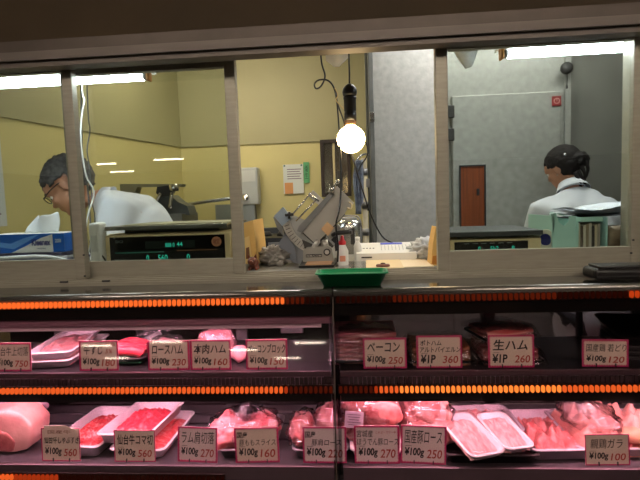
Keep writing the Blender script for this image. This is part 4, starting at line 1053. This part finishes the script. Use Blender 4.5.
cord('black cord hanging straight down in front of the meat slicer', [(336, 92, 1.68), (338.5, 120, 1.64), (340, 145, 1.58), (341, 175, 1.53), (340, 205, 1.475), (336, 225, 1.468), (338, 245, 1.465), (337.5, 262, 1.462)], .0028)
cord('thin gold wire twisted beside the bulb socket', [(335, 88, 1.66), (338, 95, 1.65), (336, 100, 1.65), (341, 106, 1.64), (346, 111, 1.62)], .0018, mat('gold_wire', (190, 160, 100), .3, .6))
cord('black cord from the bulb up to the steel hook beside the cold room', [(358, 172, 2.3), (361, 165, 2.2), (366, 158, 2.1), (368, 150, 2.1), (365, 140, 2.1)], .003)
wc = mat('white_cord', (225, 225, 222), .5)
cord('white cord hanging behind the frame between the left windows', [(81, 0, 1.60), (82, 85, 1.60), (84.5, 100, 1.60), (82, 115, 1.6), (81, 140, 1.6), (86, 175, 1.6), (94, 192, 1.6), (88, 215, 1.55), (84, 240, 1.5)], .0028, wc)
cord('black cord hanging in front of the man, left of his shoulder', [(84, 0, 1.76), (88, 110, 1.76), (90, 130, 1.74), (87, 150, 1.72), (90, 170, 1.7), (92, 200, 1.62), (95, 218, 1.55), (93, 235, 1.52), (90, 252, 1.48)], .0024)
cord('second black cord behind the frame, straight beside the white cord', [(80, 0, 1.8), (82, 145, 1.8), (85, 170, 1.75), (88, 190, 1.7), (91, 232, 1.6), (93, 250, 1.5)], .003)
cord('short black cord curling on the worktop by the white box', [(90, 240, 1.47), (92, 256, 1.46), (98, 253, 1.44), (104, 258, 1.44), (106, 263, 1.445)], .0026)
# hanging small plastic bags near ceiling
for lab_, pts, Y in (('clear plastic bag hung high by the frame of the right window', [(455, 30), (476, 30), (477, 52), (472, 66), (466, 68), (460, 60), (455, 52)], 1.75),
                   ('clear plastic bag hung high beside the bulb cord', [(323, 20), (350, 20), (348, 57), (339, 66), (334, 66), (326, 60)], 1.82)):
    q = [at(x, y, Y) for x, y in pts]; c = sum(q, V()) / len(q); b = B(c)
    t = bmesh.new(); vs = [t.verts.new(v + V((0, -.012, 0))) for v in q]; v2 = [t.verts.new(v + V((0, .012, 0))) for v in q]; m1 = t.verts.new(c + V((0, -.03, 0))); m2 = t.verts.new(c + V((0, .03, 0)))
    n = len(q)
    for i in range(n):
        t.faces.new((vs[i], vs[(i + 1) % n], m1)); t.faces.new((v2[(i + 1) % n], v2[i], m2)); t.faces.new((vs[i], v2[i], v2[(i + 1) % n], vs[(i + 1) % n]))
    b.add(t); b.cyl((c.x, c.y, max(v.z for v in q) - .01), (c.x, c.y, 2.75), .002, seg=6)
    tag(b.done('hanging_bag', mat('cloudy_film', (205, 205, 200), .3, bump=.5, coat=.3), smooth=True), lab_, 'bag')

# ---- back wall items
YB = 3.985
def wall_item(name, label, cat, l, t, r_, b_, Y=3.99):
    p0 = at(l, b_, Y); p1 = at(r_, t, Y); o = thing(name, label, cat, V(((p0.x + p1.x) / 2, Y, p0.z))); return o, p1.x - p0.x, p1.z - p0.z
o, w, h = wall_item('water_heater', 'grey wall-mounted water heater with a round knob', 'water heater', 241, 168, 260, 205)
hm = mat('heater_grey', (176, 178, 172), .4)
B().b2((-w / 2, -.11, 0), (w / 2, 0, h), bev=.012).done('casing', hm, o)
B().b2((-w / 2 + .02, -.115, h * .62), (w / 2 - .02, -.109, h * .92)).done('front_plate', mat('heater_plate', (196, 196, 188), .4), o)
B().lathe([(0, 0), (.03, 0), (.03, .012), (.022, .024), (0, .025)], (-.02, -.11, h * .2), (0, -1, 0)).done('knob', chrome, o)
b = B(); b.tube([(-.03, -.05, 0), (-.03, -.05, -.07), (.02, -.06, -.10), (.05, -.06, -.14)], .010); b.done('water_pipe', steeld, o)
b = B(); b.tube([(.04, -.05, 0), (.045, -.04, -.10), (.04, -.03, -.2)], .008); b.done('gas_pipe', mat('pipe_olive', (120, 116, 96), .5), o)
o, w, h = wall_item('wall_note', 'white memo sheets with an orange slip pinned on the yellow wall', 'note', 284, 164, 303, 194)
B().b2((-w / 2, -.004, 0), (w * .5, -.001, h), bev=.0005).done('sheet', mat('note_white', (220, 222, 214), .7), o)
B().b2((-w / 2 + .01, -.006, .0), (-.005, -.0042, h * .38)).done('orange_slip', mat('note_orange', (214, 150, 92), .7), o)
b = B()
for i in range(5): b.b2((-w * .3, -.0052, h * (.5 + i * .08)), (w * (.4 - .07 * (i % 2)), -.0042, h * (.5 + i * .08) + .006))
b.done('print_lines', mat('print_grey', (120, 92, 110)), o)
for s_ in (-1, 1): B().cyl((s_ * w * .42, -.004, h * .96), (s_ * w * .42, -.010, h * .96), .008, seg=12).done('magnet', mat('magnet', (90, 120, 110), .4), o)
o, w, h = wall_item('wall_note', 'narrow green note pinned right of the white memo sheets', 'note', 304, 162, 309, 183)
B().b2((-w / 2, -.004, 0), (w / 2, -.001, h)).done('sheet', mat('note_green', (96, 166, 110), .7), o)
text(o, '衛\n生', -w * .3, w * .3, h * .2, h * .85, -.0045, mat('note_ink', (30, 80, 50), .6), 'lettering', .01)
o, w, h = wall_item('wall_mirror', 'dark-framed mirror on the yellow wall behind the slicer', 'mirror', 322, 139, 350, 197)
f = .028; b = B()
for lo, hi in (((-w / 2, 0), (-w / 2 + f, h)), ((w / 2 - f, 0), (w / 2, h)), ((-w / 2 + f, 0), (w / 2 - f, f)), ((-w / 2 + f, h - f), (w / 2 - f, h))): b.b2((lo[0], -.03, lo[1]), (hi[0], 0, hi[1]))
b.done('frame', mat('dark_wood_frame', (54, 40, 32), .4, var=.3), o)
B().b2((-w / 2 + f, -.012, f), (w / 2 - f, -.004, h - f)).done('mirror_glass', mat('mirror', (170, 168, 158), .12, .9), o)
B().b2((-w * .1, -.016, f), (-w * .02, -.0125, h - f)).done('tape_strip', mat('tape_tan', (196, 180, 140), .5), o)
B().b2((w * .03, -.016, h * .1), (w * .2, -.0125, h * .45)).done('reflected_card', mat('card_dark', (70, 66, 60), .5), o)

# sink unit & tap against back wall (left) and dark stove
Ys = 3.2
zs = at(210, 214, Ys).z
o = thing('sink_unit', 'stainless sink unit with a tall backsplash against the yellow wall', 'sink', V((at(205, 240, Ys).x, 3.6, 0)))
P = V(o.location); xa = at(186, 220, Ys).x; xb = at(233, 220, Ys).x
B(P).b2((xa, Ys, 0), (xb, 3.97, zs - .18), bev=.005).done('cabinet', steeld, o)
B(P).b2((xa, 3.90, zs - .18), (xb, 3.97, at(210, 205, 3.9).z)).done('backsplash', mat('splash', (150, 154, 150), .35, .6), o)
pa = at(190, 207, 3.6); pb = at(233, 202, 3.6)
o = thing('swivel_faucet', 'long chrome swivel faucet over the sink', 'faucet', V((pa.x, 3.6, zs - .18)))
P = V(o.location)
b = B(P); b.tube([(pa.x, 3.6, zs - .18), (pa.x, 3.6, pa.z), (pa.x + .03, 3.6, pa.z + .025), (pb.x, 3.6, pb.z + .03)], .014, 10); b.done('spout', steel, o)
b = B(P); b.ball((pa.x, 3.6, pa.z + .0), .024); b.done('joint', steeld, o)
# machine
o = thing('meat_grinder', 'chrome meat grinder head with twin levers behind the man', 'grinder', V((at(168, 214, 2.9).x, 2.9, zs - .16)))
P = V(o.location); Y = 2.9
b = B(P); b.cyl(at(174, 184, Y - .03), at(174, 191, Y - .03), .030, .028); b.done('hopper', chrome, o)
b = B(P); b.trace([(157, 187), (171, 185), (172, 191), (169, 196), (160, 197), (156, 193)], Y, .06); b.done('head', darkgrey, o)
b = B(P); b.tube([at(161, 193, Y), at(157, 200, Y), at(153, 206, Y)], .013, 10, 2); b.tube([at(172, 192, Y), at(171, 200, Y), at(170, 208, Y)], .012, 10, 2); b.done('lever', chrome, o)
b = B(P); b.trace([(158, 197), (170, 195), (178, 202), (187, 206), (190, 215), (152, 215), (155, 203)], Y + .02, .14); b.done('body', mat('machine_grey', (108, 112, 112), .35, .6, var=.4, vs=14), o)
b = B(P); b.b2((at(152, 240, Y).x, 2.85, 0), (at(186, 240, Y).x, 3.15, at(170, 214, Y).z)); b.done('pedestal', steeld, o)
b = B(P); b.trace([(118, 184), (182, 184), (181, 186.5), (137, 187), (132, 200), (118, 200)], 3.25, .08); b.done('rear_arm', mat('arm_olive', (128, 124, 104), .5, .3), o)
# dark stove / shelf below the heater
o = thing('black_stove', 'low black gas stove beneath the water heater', 'stove', V((at(275, 240, 3.3).x, 3.6, 0)))
P = V(o.location); xa = at(243, 240, 3.3).x; xb = at(362, 240, 3.3).x; zt = at(275, 238, 3.3).z
B(P).b2((xa, 3.3, 0), (xb, 3.95, zt)).done('body', mat('stove_black', (34, 34, 36), .4, var=.3), o)
B(P).b2((xa, 3.85, zt), (xb, 3.96, at(275, 228, 3.85).z)).done('back_guard', mat('stove_guard', (60, 62, 64), .4), o)
for px in (262, 285, 318):
    p = at(px, 236, 3.5); b = B(P); b.cyl((p.x, 3.55, zt), (p.x, 3.55, zt + .03), .07, .055, 18); b.done('burner', darkgrey, o)
b = B(P); b.b2((at(268, 240, 3.29).x, 3.285, zt - .05), (at(300, 240, 3.29).x, 3.299, zt - .03)); b.done('trim_bar', steeld, o)
# cloth + pipes beside cold room
o = thing('hanging_towel', 'blue-grey checked towel hanging by the yellow wall beside the cold room', 'towel', at(357, 160, 2.7))
P = V(o.location); b = B(P); n = 10; g = []
for j in range(15):
    v = j / 14; y_ = 160 + 54 * v; xl = 355 - 1.5 * math.sin(v * 5); xr = 362 + 1.5 * v - (2 if v > .85 else 0)
    g.append([b.bm.verts.new(at(xl + (xr - xl) * i / n, y_, 2.7) + V((0, .012 * math.sin(i * 1.9 + v * 3), 0))) for i in range(n + 1)])
for j in range(14):
    for i in range(n): b.bm.faces.new((g[j][i], g[j][i + 1], g[j + 1][i + 1], g[j + 1][i]))
tw = b.done('cloth', mat('towel_blue', (140, 148, 160), .9, c2=(92, 100, 118), vs=50), o, smooth=True)
tw.modifiers.new('s', 'SOLIDIFY').thickness = .006
B(P).tube([at(357, 160, 2.7), at(360, 156, 2.7), at(366, 154, 2.75), at(369, 156, 2.9)], .006).done('hook', steel, o)
o = thing('wall_pipe', 'worn cream pipe running down beside the cold room', 'pipe', V((at(366, 240, 2.86).x, 2.86, 0)))
P = V(o.location); b = B(P); b.cyl((P.x, 2.86, 0), (P.x, 2.86, at(365, 158, 2.86).z), .016, seg=14); b.done('pipe', mat('cream_pipe', (196, 184, 156), .5, var=.4, vs=12), o)
for py in (172, 205, 232):
    p = at(366, py, 2.86); b = B(P); b.cyl((P.x, 2.86, p.z - .02), (P.x, 2.86, p.z + .02), .021, seg=14); b.done('pipe_clamp', steeld, o)
o = thing('wall_switch', 'steel switch box on the cold room edge above the white box', 'switch', at(368, 183, 2.8))
B().box((0, 0, 0), (.022, .02, .05), bev=.004).done('box', steeld, o); B().tube([(0, 0, -.02), (.005, 0, -.08), (-.004, 0, -.16)], .004).done('conduit', darkgrey, o)
# dim stuff seen through rear glass of the case: low shelving
zsh = .95
tag(B((-.9, 1.87, 0)).b2((-1.45, 1.86, 0), (-.55, 1.88, 1.15)).done('back_board', mat('board_grey', (84, 82, 80), .6, var=.3)), 'grey board standing below the worktop behind the left case', 'board')
tag(B((at(361, 316, 1.72).x, 1.72, 0)).b2((at(357, 316, 1.72).x, 1.70, 0), (at(365.5, 316, 1.72).x, 1.74, 1.235)).done('wooden_post', mat('yellow_post', (226, 196, 110), .5)), 'yellow post seen through the right case, just right of the glass joint', 'post')

# ================================================================== PEOPLE
def skinned(verts, edges, sub=2):
    me = bpy.data.meshes.new('sk'); me.from_pydata([v[0] for v in verts], edges, [])
    o = bpy.data.objects.new('sk', me); COL.objects.link(o)
    me.skin_vertices or None
    md = o.modifiers.new('skin', 'SKIN'); md.use_smooth_shade = True
    if not me.skin_vertices:
        bm = bmesh.new(); bm.from_mesh(me); bm.verts.layers.skin.verify(); bm.to_mesh(me); bm.free()
    for i, v in enumerate(verts):
        r = v[1]; me.skin_vertices[0].data[i].radius = r if hasattr(r, '__len__') else (r, r)
        me.skin_vertices[0].data[i].use_root = (i == 0)
    s = o.modifiers.new('sub', 'SUBSURF'); s.levels = sub; s.render_levels = sub
    dg = bpy.context.evaluated_depsgraph_get(); dg.update()
    out = bpy.data.meshes.new_from_object(o.evaluated_get(dg)); bpy.data.objects.remove(o); return out
def limb_hand(b, wrist, dirn, palm_n, s=1):
    dirn = dirn.normalized(); side = dirn.cross(palm_n).normalized(); nrm = side.cross(dirn).normalized()
    b.ball(wrist + dirn * .045, (.04 * s, .045, .016), Matrix((side, dirn, nrm)).transposed(), 3)
    for k, (off, ln) in enumerate(((-.03, .072), (-.010, .08), (.010, .075), (.030, .06))):
        base = wrist + dirn * .07 + side * off
        pts = [(base, .0095), (base + dirn * ln * .4 + nrm * -.006, .009), (base + dirn * ln * .7 - nrm * .02, .0085), (base + dirn * ln * .9 - nrm * .036, .0075)]
        b.addmesh(skinned(pts, [(0, 1), (1, 2), (2, 3)], 1))
    base = wrist + dirn * .02 - side * .03
    b.addmesh(skinned([(base, .012), (base + dirn * .03 - side * .022, .0105), (base + dirn * .055 - side * .028 - nrm * .012, .009)], [(0, 1), (1, 2)], 1))
def head(b, mx):
    # local: +Y face direction, +Z up, origin at head centre
    R3 = mx.to_3x3()
    def E(c, r, rt=None): b.ball(mx @ V(c), r, R3 @ (rt or Matrix.Identity(3)), 3)
    E((0, -.012, .028), (.074, .094, .086)); E((0, .022, -.035), (.060, .070, .076)); E((0, .058, -.082), (.030, .028, .024))
    E((0, .060, .035), (.056, .034, .042)); E((0, .086, -.006), (.0105, .016, .026), Matrix.Rotation(.35, 3, 'X')); E((0, .099, -.020), (.015, .013, .011))
    for s in (-1, 1):
        E((s * .076, -.008, -.005), (.010, .020, .032)); E((s * .033, .068, -.022), (.024, .020, .020)); E((s * .026, .082, .022), (.024, .012, .007)); E((s * .010, .092, -.022), (.009, .009, .008))
    E((0, .084, -.048), (.024, .012, .006)); E((0, .082, -.058), (.020, .011, .007))
skinm = mat('skin', (186, 134, 106), .5, var=.08, vs=20, sss=0)
coatm = mat('coat_white', (234, 238, 248), .8, bump=.25, bs=18, var=.05, vs=8)
def eyes(o, mx, P):
    for s in (-1, 1):
        c = mx @ V((s * .030, .0765, .004)); b = B(P); b.ball(c, .0095, None, 2); e = b.done('eye', mat('eye_white', (225, 220, 212), .3), o)
        b = B(P); b.ball(mx @ V((s * .030, .0820, .001)), .0055, None, 2); b.done('iris', mat('iris', (40, 26, 20), .3), e)
def pants(o, P, hips, knees, feet):
    v = [(hips[0], .14), (hips[1], .095), (knees[0], .07), (feet[0], .055), (hips[2], .095), (knees[1], .07), (feet[1], .055)]
    b = B(P); b.addmesh(skinned(v, [(0, 1), (1, 2), (2, 3), (0, 4), (4, 5), (5, 6)], 2)); b.done('trousers', mat('trousers', (60, 62, 70), .8), o, smooth=True)
    for f in feet:
        b = B(P); b.ball(f + V((0, 0, -.055)) + V((-.03, 0, 0)), (.12, .048, .045), None, 3); 
        for q in b.bm.verts: q.co.z = max(q.co.z, .003)
        b.done('shoe', white, o)
def person(label, J, hm, palm=V((0, 0, -1))):
    P = V((J['hip'].x, J['hip'].y, 0)); o = thing('person', label, 'person', P)
    b = B(P)
    V_ = [(J['hip'], (.11, .09)), (J['waist'], (.095, .085)), (J['chest'], (.10, .09)), (J['neck0'], .058), (J['neck1'], .050)]
    E_ = [(0, 1), (1, 2), (2, 3), (3, 4)]
    idx = 5
    for s in ('L', 'R'):
        V_ += [(J['sh' + s], .06), (J['el' + s], .042), (J['wr' + s], .028)]; E_ += [(2, idx), (idx, idx + 1), (idx + 1, idx + 2)]; idx += 3
    for s in ('L', 'R'):
        V_ += [(J['hj' + s], .085), (J['kn' + s], .055), (J['an' + s], .038)]; E_ += [(0, idx), (idx, idx + 1), (idx + 1, idx + 2)]; idx += 3
    raw = B(); raw.addmesh(skinned(V_, E_, 2)); head(raw, hm)
    for s in ('L', 'R'): limb_hand(raw, J['wr' + s], J['wr' + s] - J['el' + s], V((0, 0, 1)) if s == 'L' else V((0, 0, 1)))
    me = remesh(raw, .0075, 2); b.addmesh(me); body = b.done('body', skinm, o, smooth=True)
    # coat
    raw = B(); C_ = [(J['hem'], (.20, .19)), (J['hip'], (.19, .165)), (J['waist'], (.165, .14)), (J['chest'], (.175, .145)), (J['yoke'], (.105, .088)), (J['neck0'] + (J['yoke'] - J['neck0']) * .15, .064)]
    Ec = [(0, 1), (1, 2), (2, 3), (3, 4), (4, 5)]; k = 6
    for s in ('L', 'R'):
        C_ += [(J['sh' + s], .085), ((J['sh' + s] + J['el' + s]) / 2, .075), (J['el' + s], .066), (J['wr' + s] * .85 + J['el' + s] * .15, .05)]; Ec += [(4, k), (3, k), (k, k + 1), (k + 1, k + 2), (k + 2, k + 3)]; k += 4
    Ec = [e for e in Ec if not (e[0] == 3 and e[1] > 5)]
    raw.addmesh(skinned(C_, Ec, 2))
    for s in ('L', 'R'): raw.ball(J['sh' + s] * .8 + J['chest'] * .2, .085, None, 3)
    me = remesh(raw, .012, 4)
    for v in me.vertices:
        n = noise.noise(v.co * 9) * .010 + noise.noise(V((v.co.x * 22, v.co.y * 22, v.co.z * 7))) * .007
        v.co += v.normal * n
    b = B(P); b.addmesh(me); b.done('white_coat', coatm, o, smooth=True)
    b = B(P); ax = (J['neck1'] - J['neck0']).normalized(); c = J['neck0'] + ax * .012
    rings = []
    for r_, h_ in ((.060, -.035), (.056, .006), (.061, .010), (.080, -.035)): rings.append(b.ring(c + ax * h_, ax, r_, 28, ax.orthogonal().normalized()))
    b.skin(rings, cap=False); b.done('collar', coatm, o, smooth=True)
    pants(o, P, (J['hip'], J['hjL'], J['hjR']), (J['knL'], J['knR']), (J['anL'], J['anR']))
    eyes(o, hm, P)
    return o, P
def basis(fwd, up):
    f = fwd.normalized(); u = (up - f * up.dot(f)).normalized(); r = f.cross(u)
    return Matrix(((r.x, f.x, u.x), (r.y, f.y, u.y), (r.z, f.z, u.z)))
def hair_cap(o, P, mx, m, front, rad=(.086, .108, .098), ns=.12, nf=16, name='hair', nape=-.06, seed=1, cen=(0, -.018, .034)):
    t = bmesh.new(); bmesh.ops.create_icosphere(t, subdivisions=5, radius=1); dl = []
    for v in t.verts:
        d = v.co.copy(); k = 1 + ns * noise.noise(V((d.x * nf, d.y * nf * .4, d.z * nf * .4)) * .5 + V((seed, 0, 0))) + ns * .5 * noise.noise(d * nf * 1.6)
        v.co = V((d.x * rad[0], d.y * rad[1], d.z * rad[2])) * k + V(cen)
        c = v.co
        lim = front(c)
        if lim: dl.append(v)
    bmesh.ops.delete(t, geom=dl, context='VERTS')
    for f in t.faces: f.smooth = True
    b = B(P); b.add(t, mx); h = b.done(name, m, o, smooth=True); s = h.modifiers.new('s', 'SOLIDIFY'); s.thickness = .014; s.offset = -1
    return h

# --- man, bending to the left over his work
MY = 2.15
J = {}
def mp(px, py, dy=0): return at(px, py, MY + dy)
J['hip'] = V((mp(178, 240).x, MY + .05, .95)); J['waist'] = mp(160, 250, .05); J['chest'] = mp(138, 220, .03); J['yoke'] = mp(117, 204, .02)
J['neck0'] = mp(104, 201, .01); J['neck1'] = mp(90, 196, 0); J['hem'] = J['hip'] + V((.02, 0, -.22))
J['shL'] = mp(118, 206, .17); J['shR'] = mp(116, 209, -.13)
J['elL'] = mp(100, 275, .20); J['elR'] = mp(100, 285, -.17)
J['wrL'] = J['elL'] + V((-.22, 0, .0)); J['wrR'] = J['elR'] + V((-.20, .06, -.02))
J['hjL'] = J['hip'] + V((0, .09, -.06)); J['hjR'] = J['hip'] + V((0, -.09, -.06))
J['knL'] = V((J['hip'].x - .04, MY + .15, .50)); J['knR'] = V((J['hip'].x - .02, MY - .06, .50)); J['anL'] = V((J['hip'].x + .03, MY + .15, .105)); J['anR'] = V((J['hip'].x + .03, MY - .06, .105))
hc = mp(70, 187, -.01)
fw = V((-.74, -.16, -.66)); mx = basis(fw, V((-.6, 0, .75))).to_4x4() @ Matrix.Scale(1.08, 4); mx.translation = hc
man, P = person('grey-haired man in glasses and white coat bending over at the left', J, mx)
grey = mat('hair_grey', (104, 100, 98), .8, c2=(44, 42, 42), vs=60, stretch=(1, 1, 1), bump=.8, bs=120)
hair_cap(man, P, mx, grey, lambda c: (c.y > .045 and c.z < .055) or (c.z < .02 and c.y > .018) or (abs(c.y + .01) < .03 and c.z < .022 and abs(c.x) > .05) or c.z < -.055, rad=(.088, .108, .102), ns=.10, nf=40)
b = B(P)
for s in (-1, 1):
    c = V((s * .034, .098, .006)); rg = [mx @ (c + V((.024 * math.cos(a), -.006 * abs(s * .034) , .017 * math.sin(a)))) for a in [2 * PI * i / 16 for i in range(17)]]
    b.tube(rg, .0022, 6, 1)
    b.tube([mx @ V((s * .058, .096, .012)), mx @ V((s * .078, .05, .012)), mx @ V((s * .082, .0, .008)), mx @ V((s * .082, -.012, -.008))], .0024, 6, 3)
b.tube([mx @ V((-.010, .100, .010)), mx @ V((.010, .100, .010))], .0022, 6, 1)
b.done('glasses', black, man)
b = B(P)
for s in (-1, 1): b.tube([mx @ V((s * .014, .0925, .026)), mx @ V((s * .03, .092, .031)), mx @ V((s * .048, .082, .027))], .0032, 6, 3)
b.done('eyebrows', grey, man)

# --- woman seen from behind at the right
WY2 = 2.45
def wp(px, py, dy=0): return at(px, py, WY2 + dy)
J = {}
J['hip'] = V((wp(590, 240).x, WY2 - .02, .92)); J['waist'] = V((wp(588, 240).x, WY2 + .0, 1.08)); J['chest'] = wp(580, 220, .02); J['yoke'] = wp(576, 200, .06)
J['neck0'] = wp(572, 187, .08); J['neck1'] = wp(569, 177, .11); J['hem'] = J['hip'] + V((0, 0, -.25))
J['shL'] = wp(543, 212, .10); J['shR'] = wp(609, 212, .0)
J['elL'] = wp(528, 262, .2); J['elR'] = wp(636, 262, .08)
J['wrL'] = J['elL'] + V((.16, .10, -.13)); J['wrR'] = J['elR'] + V((-.2, .10, -.10))
J['hjL'] = J['hip'] + V((-.08, 0, -.06)); J['hjR'] = J['hip'] + V((.08, 0, -.06))
J['knL'] = V((J['hip'].x - .09, WY2, .48)); J['knR'] = V((J['hip'].x + .09, WY2, .48)); J['anL'] = V((J['hip'].x - .09, WY2, .105)); J['anR'] = V((J['hip'].x + .09, WY2, .105))
hc = wp(563, 169, .13)
fw = V((-.58, .78, -.48)); mx = basis(fw, V((-.25, .25, 1))).to_4x4() @ Matrix.Scale(.88, 4); mx.translation = hc
woman, P = person('dark-haired woman in a white coat seen from behind at the right', J, mx)
dark = mat('hair_dark', (32, 22, 22), .8, c2=(14, 10, 10), vs=50, stretch=(1, 1, 1), bump=.5, bs=90)
hair_cap(woman, P, mx, dark, lambda c: (c.y > .048 and c.z < .062) or (c.z < .02 and c.y > .026) or (abs(c.y - .008) < .018 and c.z < .008 and abs(c.x) > .05) or c.z < -.068 + .5 * max(0, c.y + .03), rad=(.086, .108, .102), ns=.04, nf=26)
b = B(P); bc = wp(578, 160, .07)
b.ball(bc, (.052, .045, .043), None, 4, .25, 14, 5); b.ball(wp(572, 163, .08), (.05, .05, .035), None, 3, .15, 9, 2)
b.done('hair_bun', dark, woman)
b = B(P)
for (a, c_, d_) in (((581, 165), (585, 175), (583, 186)), ((578, 170), (583, 180), (586, 184)), ((575, 172), (580, 184), (580, 190)), ((584, 158), (588, 168), (586, 178))): b.tube([wp(*a, .04), wp(*c_, .03), wp(*d_, .04)], [.010, .008, .006, .003], 8, 4)
b.done('loose_strands', dark, woman)
B(P).ball(wp(565, 154, .03), (.009, .006, .007), None, 2).done('hair_clip', chrome, woman)
B(P).ball(mx @ V((.086, .0, -.035)), .004, None, 2).done('earring', chrome, woman)
B(P).ball(mx @ V((-.086, .0, -.035)), .004, None, 2).done('earring', chrome, woman)

# ================================================================== WORLD & COLOUR
w = bpy.data.worlds.new('world'); SC.world = w; w.use_nodes = True
w.node_tree.nodes['Background'].inputs[0].default_value = (.05, .04, .03, 1); w.node_tree.nodes['Background'].inputs[1].default_value = .3
SC.view_settings.view_transform = 'Standard'; SC.view_settings.look = 'None'; SC.view_settings.gamma = 1; SC.view_settings.exposure = 0
SC.view_settings.use_curve_mapping = False
SC.cycles.max_bounces = 10; SC.cycles.transparent_max_bounces = 24; SC.cycles.use_denoising = True
SC.cycles.sample_clamp_indirect = 6
for m in bpy.data.materials:
    pass
